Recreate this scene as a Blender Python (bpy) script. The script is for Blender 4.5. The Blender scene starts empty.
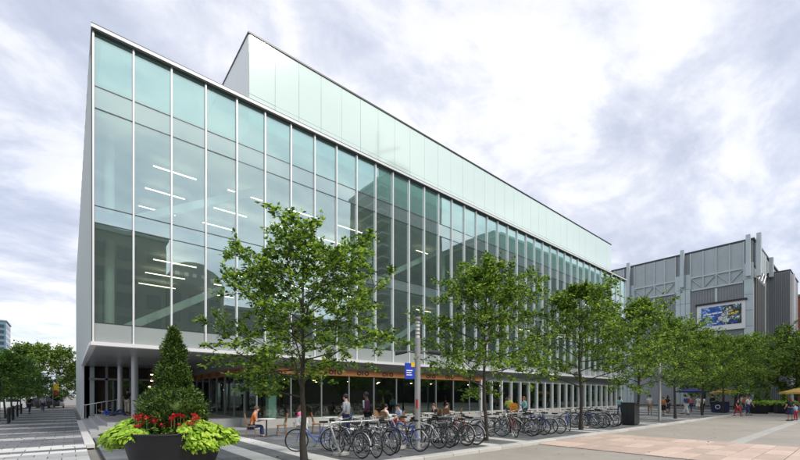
import bpy, bmesh, math, random
from mathutils import Vector, Matrix
R = math.radians
sc = bpy.context.scene
# ------------------------------------------------------------------ camera, sky, sun, exposure
cam_d = bpy.data.cameras.new('camera'); cam = bpy.data.objects.new('camera', cam_d)
sc.collection.objects.link(cam); sc.camera = cam
CU, CV, CZ = -0.74, -20.27, 1.7          # the world's X axis runs along the long glass front, Y into the building
cam.location = (CU, CV, CZ); cam.rotation_euler = (R(90), 0, R(-40))
cam_d.sensor_width = 36; cam_d.lens = 36*394/800; cam_d.shift_y = (396-230)/800
cam_d.clip_start = .1; cam_d.clip_end = 5000
w = bpy.data.worlds.new('World'); sc.world = w; w.use_nodes = True
nt = w.node_tree; N = nt.nodes; L = nt.links
for n in list(N): N.remove(n)
SUN_EL, SUN_AZ = R(46), R(160)           # azimuth: clockwise from +Y
out = N.new('ShaderNodeOutputWorld')
sky = N.new('ShaderNodeTexSky'); sky.sky_type = 'NISHITA'; sky.sun_disc = False
sky.sun_elevation = SUN_EL; sky.sun_rotation = SUN_AZ
bg1 = N.new('ShaderNodeBackground'); bg1.inputs[1].default_value = .10
L.new(sky.outputs[0], bg1.inputs[0])
tc = N.new('ShaderNodeTexCoord'); sep = N.new('ShaderNodeSeparateXYZ'); L.new(tc.outputs['Generated'], sep.inputs[0])
def wm(op, a, b=None, c=None):
    m = N.new('ShaderNodeMath'); m.operation = op
    for i, x in enumerate((a, b, c)):
        if x is None: continue
        if isinstance(x, (int, float)): m.inputs[i].default_value = x
        else: L.new(x, m.inputs[i])
    return m.outputs[0]
zz = wm('ADD', wm('MAXIMUM', sep.outputs[2], 0.0), .22)
cx = N.new('ShaderNodeCombineXYZ'); L.new(wm('DIVIDE', sep.outputs[0], zz), cx.inputs[0]); L.new(wm('DIVIDE', sep.outputs[1], zz), cx.inputs[1])
def wnoise(scale, det, rough, dist, off, stretch=(1, 1, 1), rot=0):
    mp = N.new('ShaderNodeMapping'); mp.inputs['Location'].default_value = off; mp.inputs['Scale'].default_value = stretch
    mp.inputs['Rotation'].default_value = (0, 0, rot)
    L.new(cx.outputs[0], mp.inputs[0])
    n = N.new('ShaderNodeTexNoise'); n.inputs['Scale'].default_value = scale; n.inputs['Detail'].default_value = det
    n.inputs['Roughness'].default_value = rough; n.inputs['Distortion'].default_value = dist
    L.new(mp.outputs[0], n.inputs['Vector']); return n.outputs[0]
def wramp(src, stops):
    r = N.new('ShaderNodeValToRGB'); cr = r.color_ramp
    while len(cr.elements) < len(stops): cr.elements.new(.5)
    for e, (p, c) in zip(cr.elements, stops): e.position = p; e.color = (*c, 1) if len(c) == 3 else c
    L.new(src, r.inputs[0]); return r.outputs[0]
big = wnoise(.75, 3, .5, .3, (3.1, 1.7, 0))
fine = wnoise(1.9, 9, .60, .35, (0.6, 4.2, 0), (1, 1.5, 1), .5)
dens = wm('ADD', wm('ADD', wm('MULTIPLY_ADD', big, .26, .062), wm('MULTIPLY', fine, .58)), wm('MULTIPLY', wnoise(4.5, 8, .62, .6, (2.2, .7, 0), (1, 1.4, 1), .6), .17))
ccol = wramp(dens, [(.34, (.90, .885, .895)), (.45, (.84, .83, .855)), (.515, (.74, .75, .80)), (.555, (.61, .635, .72)), (.61, (.49, .525, .635)), (.69, (.40, .435, .54))])
bg2 = N.new('ShaderNodeBackground'); bg2.inputs[1].default_value = .64; L.new(ccol, bg2.inputs[0])
cover = wramp(wnoise(1.3, 5, .5, .2, (7, 2, 0)), [(.3, (.80,)*3), (.6, (.97,)*3)])
mx = N.new('ShaderNodeMixShader'); L.new(cover, mx.inputs[0]); L.new(bg1.outputs[0], mx.inputs[1]); L.new(bg2.outputs[0], mx.inputs[2])
L.new(mx.outputs[0], out.inputs[0])
sl = bpy.data.lights.new('sun', 'SUN'); sl.energy = 1.5; sl.angle = R(12); sl.color = (1, .95, .88)
so = bpy.data.objects.new('sun', sl); sc.collection.objects.link(so)
sd = Vector((math.sin(SUN_AZ)*math.cos(SUN_EL), math.cos(SUN_AZ)*math.cos(SUN_EL), math.sin(SUN_EL)))
so.rotation_euler = sd.to_track_quat('Z', 'Y').to_euler(); so.location = (20, -40, 60)
vs = sc.view_settings; vs.view_transform = 'Standard'; vs.look = 'None'; vs.exposure = 1.08; vs.gamma = 1; vs.use_curve_mapping = False
sc.render.engine = 'CYCLES'
sc.cycles.max_bounces = 10; sc.cycles.transparent_max_bounces = 24; sc.cycles.glossy_bounces = 4; sc.cycles.transmission_bounces = 6

# ------------------------------------------------------------------ helpers
COL = sc.collection
def srgb(r, g, b):
    f = lambda c: (c/255/12.92) if c/255 <= .04045 else ((c/255+.055)/1.055)**2.4
    return (f(r), f(g), f(b))
MATS = {}
def mat(name, col, rough=.6, metal=0, spec=.5, var=0, nscale=0, namt=0, bump=0, bscale=40, island=0, emit=None, estr=0, coat=0, trans=0, stops=None, stretch=(1, 1, 1)):
    m = bpy.data.materials.new(name); m.use_nodes = True; t = m.node_tree; n = t.nodes; b = n['Principled BSDF']
    b.inputs['Roughness'].default_value = rough; b.inputs['Metallic'].default_value = metal
    b.inputs['Specular IOR Level'].default_value = spec; b.inputs['Coat Weight'].default_value = coat
    c = (*col, 1); b.inputs['Base Color'].default_value = c
    src = None
    tc = n.new('ShaderNodeTexCoord'); mp = n.new('ShaderNodeMapping'); mp.inputs['Scale'].default_value = stretch
    t.links.new(tc.outputs['Object'], mp.inputs[0])
    val = None
    def addv(a, b_):
        if a is None: return b_
        k = n.new('ShaderNodeMath'); k.operation = 'ADD'; t.links.new(a, k.inputs[0]); t.links.new(b_, k.inputs[1]); return k.outputs[0]
    def scaled(sock, amt):
        k = n.new('ShaderNodeMath'); k.operation = 'MULTIPLY_ADD'; t.links.new(sock, k.inputs[0]); k.inputs[1].default_value = 2*amt; k.inputs[2].default_value = -amt; return k.outputs[0]
    if namt:
        for sc_, am in ((nscale, namt), (nscale*7.3, namt*.6)):
            x = n.new('ShaderNodeTexNoise'); x.inputs['Scale'].default_value = sc_; x.inputs['Detail'].default_value = 6; x.inputs['Roughness'].default_value = .65
            t.links.new(mp.outputs[0], x.inputs['Vector']); val = addv(val, scaled(x.outputs[0], am*1.8))
    if var:
        o = n.new('ShaderNodeObjectInfo'); val = addv(val, scaled(o.outputs['Random'], var))
    if island:
        g = n.new('ShaderNodeNewGeometry'); val = addv(val, scaled(g.outputs['Random Per Island'], island))
    if val is not None:
        if stops:
            k = n.new('ShaderNodeMath'); k.operation = 'ADD'; k.inputs[1].default_value = .5; t.links.new(val, k.inputs[0])
            r = n.new('ShaderNodeValToRGB'); cr = r.color_ramp
            while len(cr.elements) < len(stops): cr.elements.new(.5)
            for e, (p, cc) in zip(cr.elements, stops): e.position = p; e.color = (*cc, 1)
            t.links.new(k.outputs[0], r.inputs[0]); src = r.outputs[0]
        else:
            k = n.new('ShaderNodeMath'); k.operation = 'ADD'; k.inputs[1].default_value = 1; t.links.new(val, k.inputs[0])
            v = n.new('ShaderNodeVectorMath'); v.operation = 'SCALE'; v.inputs[0].default_value = col; t.links.new(k.outputs[0], v.inputs['Scale']); src = v.outputs[0]
        t.links.new(src, b.inputs['Base Color'])
    if bump:
        x = n.new('ShaderNodeTexNoise'); x.inputs['Scale'].default_value = bscale; x.inputs['Detail'].default_value = 5
        t.links.new(mp.outputs[0], x.inputs['Vector'])
        bp = n.new('ShaderNodeBump'); bp.inputs['Strength'].default_value = bump; bp.inputs['Distance'].default_value = .02
        t.links.new(x.outputs[0], bp.inputs['Height']); t.links.new(bp.outputs[0], b.inputs['Normal'])
    if emit: b.inputs['Emission Color'].default_value = (*emit, 1); b.inputs['Emission Strength'].default_value = estr
    if trans:
        tr = n.new('ShaderNodeBsdfTranslucent'); mxs = n.new('ShaderNodeMixShader'); mxs.inputs[0].default_value = trans
        if src is not None: t.links.new(src, tr.inputs[0])
        else: tr.inputs[0].default_value = c
        t.links.new(b.outputs[0], mxs.inputs[1]); t.links.new(tr.outputs[0], mxs.inputs[2])
        t.links.new(mxs.outputs[0], n['Material Output'].inputs[0])
    MATS[name] = m; return m
def glass(name, tint, refl, rough=0.0, body=None, bodyfac=0, gcol=(.9, .97, .95)):
    m = bpy.data.materials.new(name); m.use_nodes = True; t = m.node_tree; n = t.nodes; n.remove(n['Principled BSDF'])
    tr = n.new('ShaderNodeBsdfTransparent'); tr.inputs[0].default_value = (*tint, 1); base = tr.outputs[0]
    if body:
        d = n.new('ShaderNodeBsdfDiffuse'); d.inputs[0].default_value = (*body, 1)
        k = n.new('ShaderNodeMixShader'); k.inputs[0].default_value = bodyfac; t.links.new(base, k.inputs[1]); t.links.new(d.outputs[0], k.inputs[2]); base = k.outputs[0]
    g = n.new('ShaderNodeBsdfGlossy'); g.inputs['Roughness'].default_value = rough; g.inputs[0].default_value = (*gcol, 1)
    tcx = n.new('ShaderNodeTexCoord'); nz = n.new('ShaderNodeTexNoise'); nz.inputs['Scale'].default_value = .8; nz.inputs['Detail'].default_value = 1
    t.links.new(tcx.outputs['Object'], nz.inputs['Vector'])
    bp = n.new('ShaderNodeBump'); bp.inputs['Strength'].default_value = .05; bp.inputs['Distance'].default_value = .03
    t.links.new(nz.outputs[0], bp.inputs['Height']); t.links.new(bp.outputs[0], g.inputs['Normal'])
    ge = n.new('ShaderNodeNewGeometry'); dt = n.new('ShaderNodeVectorMath'); dt.operation = 'DOT_PRODUCT'
    t.links.new(ge.outputs['Normal'], dt.inputs[0]); t.links.new(ge.outputs['Incoming'], dt.inputs[1])
    ab = n.new('ShaderNodeMath'); ab.operation = 'ABSOLUTE'; t.links.new(dt.outputs['Value'], ab.inputs[0])
    om = n.new('ShaderNodeMath'); om.operation = 'SUBTRACT'; om.inputs[0].default_value = 1; t.links.new(ab.outputs[0], om.inputs[1])
    pw_ = n.new('ShaderNodeMath'); pw_.operation = 'POWER'; t.links.new(om.outputs[0], pw_.inputs[0]); pw_.inputs[1].default_value = 3.2
    a = n.new('ShaderNodeMath'); a.operation = 'MULTIPLY_ADD'; t.links.new(pw_.outputs[0], a.inputs[0]); a.inputs[1].default_value = 1-refl; a.inputs[2].default_value = refl; a.use_clamp = True
    k = n.new('ShaderNodeMixShader'); t.links.new(a.outputs[0], k.inputs[0]); t.links.new(base, k.inputs[1]); t.links.new(g.outputs[0], k.inputs[2])
    t.links.new(k.outputs[0], n['Material Output'].inputs[0]); MATS[name] = m; return m
def M(x): return MATS[x] if isinstance(x, str) else x

class MB:
    def __init__(s): s.v = []; s.f = []; s.mi = []; s.sm = []; s.cur = 0
    def add(s, vs, fs, smooth=False):
        o = len(s.v); s.v += [tuple(x) for x in vs]
        for f in fs: s.f.append(tuple(i+o for i in f)); s.mi.append(s.cur); s.sm.append(smooth)
        return s
    def box(s, a, b):
        (x0, y0, z0), (x1, y1, z1) = a, b
        return s.add([(x0,y0,z0),(x1,y0,z0),(x1,y1,z0),(x0,y1,z0),(x0,y0,z1),(x1,y0,z1),(x1,y1,z1),(x0,y1,z1)],
              [(3,2,1,0),(4,5,6,7),(0,1,5,4),(1,2,6,5),(2,3,7,6),(3,0,4,7)])
    def bbox(s, a, b, e=.02):      # box with chamfered vertical edges and top edge
        (x0, y0, z0), (x1, y1, z1) = a, b
        r1 = [(x0+e,y0),(x1-e,y0),(x1,y0+e),(x1,y1-e),(x1-e,y1),(x0+e,y1),(x0,y1-e),(x0,y0+e)]
        cx_, cy_ = (x0+x1)/2, (y0+y1)/2
        def ins(p, q): return (p[0]+(q if p[0] < cx_ else -q), p[1]+(q if p[1] < cy_ else -q))
        vs = [(*p, z0) for p in r1]+[(*p, z1-e) for p in r1]+[(*ins(p, e*.7), z1) for p in r1]
        fs = [tuple(range(7,-1,-1)), tuple(range(16,24))]
        for k in range(2):
            for i in range(8): fs.append((k*8+i, k*8+(i+1)%8, k*8+8+(i+1)%8, k*8+8+i))
        return s.add(vs, fs)
    def tube(s, pts, r, n=8, cap=True, smooth=True):
        pts = [Vector(p) for p in pts]; rs = r if isinstance(r, (list, tuple)) else [r]*len(pts)
        vs = []; fs = []; up = Vector((0, 0, 1)); pu = None
        for i, p in enumerate(pts):
            d = (pts[min(i+1, len(pts)-1)]-pts[max(i-1, 0)]).normalized()
            if pu is None:
                a = d.cross(up); a = a if a.length > .05 else d.cross(Vector((1, 0, 0)))
            else: a = pu-d*pu.dot(d)
            a.normalize(); pu = a; b = d.cross(a)
            for k in range(n):
                t = 2*math.pi*k/n; vs.append(p+(a*math.cos(t)+b*math.sin(t))*rs[i])
        for i in range(len(pts)-1):
            for k in range(n): fs.append((i*n+k, i*n+(k+1)%n, (i+1)*n+(k+1)%n, (i+1)*n+k))
        s.add(vs, fs, smooth)
        if cap: s.add([vs[k] for k in range(n)], [tuple(range(n-1, -1, -1))]); s.add([vs[-n+k] for k in range(n)], [tuple(range(n))])
        return s
    def lathe(s, prof, n=24, c=(0, 0, 0), smooth=True):
        vs = []; fs = []
        for r, z in prof:
            for k in range(n):
                t = 2*math.pi*k/n; vs.append((c[0]+r*math.cos(t), c[1]+r*math.sin(t), c[2]+z))
        for i in range(len(prof)-1):
            for k in range(n): fs.append((i*n+k, i*n+(k+1)%n, (i+1)*n+(k+1)%n, (i+1)*n+k))
        return s.add(vs, fs, smooth)
    def torus(s, R_, r, n=28, m=6, c=(0, 0, 0), axis='x'):
        vs = []; fs = []
        for i in range(n):
            t = 2*math.pi*i/n
            for j in range(m):
                q = 2*math.pi*j/m; rr = R_+r*math.cos(q); h = r*math.sin(q)
                p = (h, rr*math.cos(t), rr*math.sin(t)) if axis == 'x' else (rr*math.cos(t), rr*math.sin(t), h) if axis == 'z' else (rr*math.cos(t), h, rr*math.sin(t))
                vs.append((p[0]+c[0], p[1]+c[1], p[2]+c[2]))
        for i in range(n):
            for j in range(m): fs.append((i*m+j, ((i+1)%n)*m+j, ((i+1)%n)*m+(j+1)%m, i*m+(j+1)%m))
        return s.add(vs, fs, True)
    def ball(s, c, r, n=10, m=6):
        rr = r if isinstance(r, (tuple, list)) else (r, r, r); vs = [(c[0], c[1], c[2]-rr[2])]; fs = []
        for i in range(1, m):
            a = math.pi*i/m
            for k in range(n):
                t = 2*math.pi*k/n; vs.append((c[0]+rr[0]*math.sin(a)*math.cos(t), c[1]+rr[1]*math.sin(a)*math.sin(t), c[2]-rr[2]*math.cos(a)))
        vs.append((c[0], c[1], c[2]+rr[2])); l = len(vs)-1
        for k in range(n):
            fs.append((0, 1+(k+1)%n, 1+k)); fs.append((l, 1+(m-2)*n+k, 1+(m-2)*n+(k+1)%n))
            for i in range(m-2): fs.append((1+i*n+k, 1+i*n+(k+1)%n, 1+(i+1)*n+(k+1)%n, 1+(i+1)*n+k))
        return s.add(vs, fs, True)
    def prism(s, poly, axis, a, b):   # polygon in the two other axes, extruded a..b
        def P(p, t): return (t, p[0], p[1]) if axis == 'x' else (p[0], t, p[1]) if axis == 'y' else (p[0], p[1], t)
        n = len(poly); vs = [P(p, a) for p in poly]+[P(p, b) for p in poly]
        return s.add(vs, [tuple(range(n-1, -1, -1)), tuple(range(n, 2*n))]+[(i, (i+1)%n, n+(i+1)%n, n+i) for i in range(n)])
    def mesh(s, name, mats):
        me = bpy.data.meshes.new(name); me.from_pydata(s.v, [], s.f)
        for m in (mats if isinstance(mats, (list, tuple)) else [mats]): me.materials.append(M(m))
        me.polygons.foreach_set('material_index', s.mi); me.polygons.foreach_set('use_smooth', s.sm); me.update(); return me
    def build(s, name, mats, parent=None, loc=(0, 0, 0), rz=0):
        return link(name, s.mesh(name, mats), parent, loc, rz)
def link(name, me, parent=None, loc=(0, 0, 0), rz=0):
    o = bpy.data.objects.new(name, me); COL.objects.link(o); o.location = loc; o.rotation_euler = (0, 0, rz)
    if parent is not None: o.parent = parent
    return o
def tag(o, label=None, cat=None, group=None, kind=None):
    if label: o['label'] = label
    if cat: o['category'] = cat
    if group: o['group'] = group
    if kind: o['kind'] = kind
    return o
def thing(name, label, cat, loc=(0, 0, 0), rz=0, group=None):
    return tag(link(name, None, None, loc, rz), label, cat, group)
def copy_tree(o, parent=None):
    c = o.copy(); COL.objects.link(c)
    if parent is not None: c.parent = parent
    for ch in [x for x in KIDS.get(o.name, o.children)]: copy_tree(ch, c)
    return c
KIDS = {}
def B(a, b): return MB().box(a, b)

# ------------------------------------------------------------------ materials
mat('asphalt', (.36, .33, .285), .92, nscale=.35, namt=.15, bump=.5, bscale=90)
mat('ground', (.22, .21, .19), .95, nscale=.2, namt=.2)
mat('bed', (.10, .10, .10), .95, nscale=3, namt=.2)
mat('slab_dark', (.135, .14, .148), .75, var=.25, island=.0, nscale=.9, namt=.24, bump=.15, bscale=60)
mat('slab_dark_far', (.135, .14, .148), .75, island=.25, nscale=.9, namt=.24, bump=.15, bscale=60)
mat('slab_grey', (.38, .38, .375), .75, var=.16, nscale=1.3, namt=.14, bump=.15, bscale=60)
mat('slab_grey_far', (.38, .38, .375), .75, island=.16, nscale=1.3, namt=.14)
mat('slab_white', (.60, .59, .56), .7, var=.08, nscale=1.1, namt=.12, bump=.1, bscale=60)
mat('slab_white_far', (.60, .59, .56), .7, island=.08, nscale=1.1, namt=.12)
mat('kerbstone', (.52, .51, .48), .75, var=.10, nscale=1.4, namt=.14, bump=.2, bscale=50)
mat('paver_pink', (.56, .43, .355), .85, var=.16, nscale=1.5, namt=.12, bump=.2, bscale=60)
mat('concrete', (.42, .41, .38), .85, nscale=.8, namt=.12, bump=.15, bscale=30)
mat('white_metal', (.80, .80, .80), .35, metal=.2)
mat('cap_metal', (.72, .74, .74), .35)
mat('dark_metal', (.035, .04, .045), .4)
mat('steel', (.55, .56, .57), .38, metal=.7, nscale=4, namt=.1)
mat('galv', (.20, .205, .21), .6, metal=.1, nscale=3, namt=.08)
mat('soffit', (.40, .42, .43), .32, metal=.45, var=.06)
mat('interior_wall', (.36, .42, .39), .8, nscale=.4, namt=.1)
mat('interior_ceiling', (.52, .58, .55), .8)
mat('interior_floor', (.17, .17, .165), .6)
mat('interior_white', (.88, .93, .90), .6)
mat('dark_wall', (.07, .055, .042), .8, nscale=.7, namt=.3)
mat('light_strip', (1, .95, .8), .5, emit=(1, .84, .58), estr=3.2)
mat('lamp_warm', (1, .8, .5), .5, emit=(1, .66, .30), estr=16)
mat('orange_band', (.27, .115, .035), .6, nscale=.8, namt=.22)
mat('black', (.012, .012, .013), .45)
mat('brown_ink', (.22, .09, .03), .6)
mat('fabric_orange', (.55, .12, .04), .8)
mat('book', (.25, .18, .12), .8, island=.6)
glass('pane_clear', (.91, .99, .955), .38, body=(.72, .92, .84), bodyfac=.05, gcol=(.87, 1, .96))
glass('pane_ground', (.72, .84, .79), .10)
glass('pane_spandrel', (.6, .78, .76), .42, body=(.55, .68, .67), bodyfac=.30, gcol=(.86, 1, .96))
glass('pane_sill', (.6, .75, .75), .18, body=(.42, .46, .46), bodyfac=.85)
glass('pane_top', (.55, .82, .78), .42, body=(.40, .66, .62), bodyfac=.42, gcol=(.84, 1, .97))
glass('pane_mint', (.7, .9, .85), .22, rough=.06, body=(.80, .95, .87), bodyfac=.90)
glass('pane_side', (.6, .78, .72), .22, body=(.50, .64, .58), bodyfac=.8)
mat('mint_white', (.84, .88, .86), .5)

# ------------------------------------------------------------------ ground, road, kerb, paving
def structure(name, mb, m, z=0): return tag(mb.build(name, m), kind='structure')
random.seed(5)
g = MB(); g.add([(-1500, -1500, 0), (1500, -1500, 0), (1500, 1500, 0), (-1500, 1500, 0)], [(0, 1, 2, 3)])
tag(g.build('ground', 'ground', None, (0, 0, -.16)), kind='structure')
rd = MB(); rd.add([(-60, -62, -.1), (130, -62, -.1), (130, -12.32, -.1), (-60, -12.32, -.1)], [(0, 1, 2, 3)])
structure('road', rd, 'asphalt')
# kerb stones along the pavement edge
kb = structure('kerb', B((-20, -12.32, -.15), (90, -12.0, -.03)), 'bed')
ks = MB().bbox((.004, -12.335, -.14), (1.196, -11.985, .004), .015).mesh('kerb_stone', 'kerbstone')
for i in range(80): link('kerb_stone', ks, kb, (-10+i*1.2, random.uniform(-.004, .004), random.uniform(-.002, .003)))
def cam_xy(u, v):
    du, dv = u-CU, v-CV
    X = du*math.cos(R(40))-dv*math.sin(R(40)); D = du*math.sin(R(40))+dv*math.cos(R(40)); return X, D
def inframe(u, v):
    X, D = cam_xy(u, v)
    return D > 9.6 and abs(X/D) < 1.06
def paving(name, u0, u1, v0, v1, du, dv, pick, keep=300, bond=.5):
    st = structure(name, B((u0, v0, -.14), (u1, v1, -.012)), 'bed')
    cells = []
    nu, nv = round((u1-u0)/du), round((v1-v0)/dv)
    for j in range(nv):
        off = (j % 2)*bond
        for i in range(-1, nu+1):
            a = max(u0, u0+(i+off)*du); b = min(u1, u0+(i+1+off)*du)
            if b-a < .1: continue
            kind = pick((a+b)/2, v0+(j+.5)*dv)
            if kind is None: continue
            cells.append((a, b, v0+j*dv, v0+(j+1)*dv, kind))
    vis = sorted([c for c in cells if inframe((c[0]+c[1])/2, (c[2]+c[3])/2)], key=lambda c: cam_xy((c[0]+c[1])/2, (c[2]+c[3])/2)[1])
    near = set(vis[:keep]); cache = {}; far = {}
    for c in cells:
        a, b, p, q, kind = c; g_ = .010
        if c in near:
            key = (round(b-a, 3), round(q-p, 3), kind)
            if key not in cache: cache[key] = MB().bbox((g_, g_, -.05), (b-a-g_, q-p-g_, .0), .006).mesh('paving_slab', kind)
            o = link('paving_slab', cache[key], st, (a, p, random.uniform(-.003, .003)))
        else:
            z = random.uniform(-.004, .002)
            far.setdefault(kind, MB()).add([(a+g_,p+g_,-.04),(b-g_,p+g_,-.04),(b-g_,q-g_,-.04),(a+g_,q-g_,-.04),(a+g_,p+g_,z),(b-g_,p+g_,z),(b-g_,q-g_,z),(a+g_,q-g_,z)],
                [(4,5,6,7),(0,1,5,4),(1,2,6,5),(2,3,7,6),(3,0,4,7)])
    for kind, mb in far.items(): tag(mb.build('distant_slabs', kind+'_far', st), kind='stuff')
    return st
TREE_U = [3.9, 11.4, 19.05, 26.6, 34.1, 41.5, 49.0, 56.5]
def pick_side(u, v):
    i = int(u/.6)
    for t in TREE_U:
        if i in (int((t-.7)/.6), int((t+.7)/.6)): return 'slab_white'
    return 'slab_dark'
paving('sidewalk', 0, 78, -12.0, 0.0, .6, .6, pick_side, bond=0)
def pick_left(u, v):
    if v < -4.75: return 'slab_grey'
    for b in (-4.5, -3.0, 1.2, 4.5, 8.4, 12.0, 16.2, 20.4, 25.2, 30, 36):
        if abs(v-b) < .31: return 'slab_white' if b < 0 else 'slab_grey'
    return 'slab_dark'
paving('pedestrian_street', -15.0, -.3, -12.0, 46.2, .6, .6, pick_left)
structure('side_street', B((-80, 46.2, -.15), (-.3, 60, -.02)), 'asphalt')
# pale pink unit-paved crossing on the road
cw = structure('crossing', B((12.6, -40, -.12), (18.6, -12.34, -.092)), 'bed')
pm = MB().bbox((.012, .012, -.03), (1.488, .568, .018), .01).mesh('paver', 'paver_pink')
for j in range(36):
    for i in range(4):
        link('paver', pm, cw, (12.6+1.5*i, -12.36-.58*(j+1), -.09+random.uniform(-.002, .003)))
gt = structure('gutter', B((18.62, -17.2, -.12), (50, -16.75, -.094)), 'concrete')

# ------------------------------------------------------------------ the glass building
U1 = 1.36+1.425*37; DEP = 45.0
ZS, Z1, Z2, Z3, Z4, Z5, Z6, ZR = 3.85, 4.70, 8.77, 9.46, 13.44, 14.33, 16.47, 16.66
bld = thing('glass_building', 'long glass-fronted public building with cantilevered upper floors and rooftop glass box', 'building')
us = [0.0]+[1.36+1.425*k for k in range(38)]
rows = [('sill_pane', ZS+.05, Z1, 'pane_sill'), ('window_pane', Z1, Z2, 'pane_clear'), ('spandrel_pane', Z2, Z3, 'pane_spandrel'),
        ('window_pane', Z3, Z4, 'pane_clear'), ('spandrel_pane', Z4, Z5, 'pane_spandrel'), ('top_pane', Z5, Z6, 'pane_top')]
for nm, z0, z1, m in rows:
    cache = {}
    for i in range(len(us)-1):
        wd = us[i+1]-us[i]; k = round(wd, 2)
        if k not in cache: cache[k] = B((.01, 0, .012), (wd-.01, .02, z1-z0-.012)).mesh(nm, m)
        o = link(nm, cache[k], bld, (us[i], random.uniform(-.004, .004), z0)); o.rotation_euler = (random.uniform(-.002, .002), 0, random.uniform(-.003, .003))
mm = MB().box((-.03, -.11, ZS), (.03, .06, Z6)).mesh('mullion', 'white_metal')
for i, u in enumerate(us): link('mullion', mm, bld, (u, 0, 0))
mk = MB().box((-.008, -.02, 0), (.008, .12, Z6-ZS)).mesh('gasket', 'dark_metal')
for i, u in enumerate(us): link('gasket', mk, bld, (u+.04, .0, ZS))
for z in (Z1, Z2, Z3, Z4, Z5): B((0, -.012, z-.018), (U1, .05, z+.018)).build('transom', 'dark_metal', bld)
B((-.06, -.20, Z6), (U1+.06, .3, Z6+.05)).build('roof_gasket', 'dark_metal', bld)
B((-.08, -.24, Z6+.05), (U1+.08, .3, ZR)).build('roof_cap', 'cap_metal', bld)
B((-.08, -.245, ZR), (U1+.08, .3, ZR+.03)).build('roof_trim', 'dark_metal', bld)
B((-.08, -.22, ZS-.10), (U1+.08, .12, ZS+.05)).build('soffit_edge', 'white_metal', bld)
# side wall towards the pedestrian street
nv = 31; dv = DEP/nv
mat('side_mint', (.36, .52, .45), .5, var=.04)
sp = B((-.02, .012, 0), (0, dv-.012, 1)).mesh('side_pane', 'side_mint')
for i in range(nv):
    low = ZS if i*dv < 14 else .15
    for z0, z1 in ((low, Z3), (Z3, Z6)):
        o = link('side_pane', sp, bld, (0, i*dv, z0+.01)); o.scale = (1, 1, z1-z0-.02)
    if i: B((-.10, i*dv-.03, low), (.04, i*dv+.03, Z6)).build('side_mullion', 'white_metal', bld)
B((-.08, .3, Z6+.05), (.3, DEP, ZR)).build('roof_cap', 'cap_metal', bld)
B((-.12, .12, ZS-.1), (.1, 14.4, ZS+.05)).build('soffit_edge', 'white_metal', bld)
B((-.05, .0, ZS), (-.021, .16, Z6)).build('corner_post', 'dark_metal', bld)
B((-.08, 14.4, -.1), (.3, DEP, .14)).build('wall_base', 'concrete', bld)
B((.35, 14.6, .14), (.6, DEP, ZS-.1)).build('inner_wall', 'interior_wall', bld)
B((U1-.1, .1, 0), (U1, DEP, Z6)).build('end_wall', 'pane_side', bld)
B((0, DEP-.3, 0), (U1-.12, DEP, Z6)).build('rear_wall', 'concrete', bld)
# soffit panels
spm = MB().bbox((.006, .006, -.02), (2.84, 1.18, .03), .004).mesh('soffit_panel', 'soffit')
for i in range(19):
    for j in range(12 if i < 4 else 1): link('soffit_panel', spm, bld, (.1+i*2.85, .13+j*1.19, ZS-.07))
# floors, ceilings, inner walls, columns, braces
B((.1, .14, ZS-.03), (U1-.14, DEP-.4, Z1-.25)).build('floor_slab', 'interior_floor', bld)
B((.1, .14, Z2-.15), (U1-.14, DEP-.4, Z3-.15)).build('floor_slab', 'interior_ceiling', bld)
B((.1, .14, Z4-.2), (U1-.14, DEP-.4, Z5)).build('roof_slab', 'interior_ceiling', bld)
B((.1, 1.0, Z5+.6), (U1-.14, DEP-.4, Z5+.8)).build('roof_deck', 'concrete', bld)
for z0, z1 in ((Z1-.25, Z2-.15), (Z3-.15, Z4-.2)):
    B((.1, 16, z0), (U1-.14, 16.2, z1)).build('inner_wall', 'interior_wall', bld)
    cm = MB().lathe([(.19, z0), (.19, z1)], 16).mesh('column', 'interior_white')
    for k in range(8): link('column', cm, bld, (.62+7.1*k, 1.5, 0)); link('column', cm, bld, (.62+7.1*k, 9.5, 0))
    for k in range(4):
        a = Vector((1.0+14.2*k, 1.5, z0+.2)); b = Vector((7.6+14.2*k, 1.5, z1)); d = (b-a).normalized(); n_ = Vector((-d.z, 0, d.x))*.17
        MB().prism([(p.x, p.z) for p in (a-n_, b-n_, b+n_, a+n_)], 'y', 1.36, 1.64).build('brace', 'interior_white', bld)
    lm = B((0, 0, 0), (1.9, .055, .035)).mesh('light_strip', 'light_strip')
    for k in range(15):
        for v in (2.05, 4.7, 7.3) if k < 2 else (2.05, 4.7) if k < 4 else (2.05,) if k % 2 else (): link('light_strip', lm, bld, (2.38+3.45*k, v, z1-.38 if z1 > 10 else z1-.3))
# rooms seen through the lower windows
for k, u in enumerate((9.5, 13, 18, 21, 27, 31, 36, 44)):
    mb = MB()
    for j in range(5):
        mb.box((0, 0, j*.42), (2.4, .36, j*.42+.03))
        x = .05
        while x < 2.3:
            h = random.uniform(.2, .34); t = random.uniform(.04, .12); mb.box((x, .04, j*.42+.03), (x+t-.006, .3, j*.42+.03+h)); x += t
    tag(mb.build('bookcase', 'book', None, (u, 6+random.uniform(0, 3), Z1-.25)), f'open bookcase full of books behind the lower row of windows', 'bookcase', 'bookcases on the lower glazed floor')
sofa = thing('sofa', 'low orange lounge sofa behind the first lower windows', 'sofa', (2.9, 4.2, Z1-.25))
MB().bbox((0, 0, .15), (2.2, .8, .48), .05).build('seat', 'fabric_orange', sofa); MB().bbox((0, .6, .48), (2.2, .82, .95), .05).build('backrest', 'fabric_orange', sofa)
for x in (.1, 2.0):
    for y in (.1, .7): B((x, y, 0), (x+.06, y+.06, .15)).build('leg', 'dark_metal', sofa)
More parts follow.
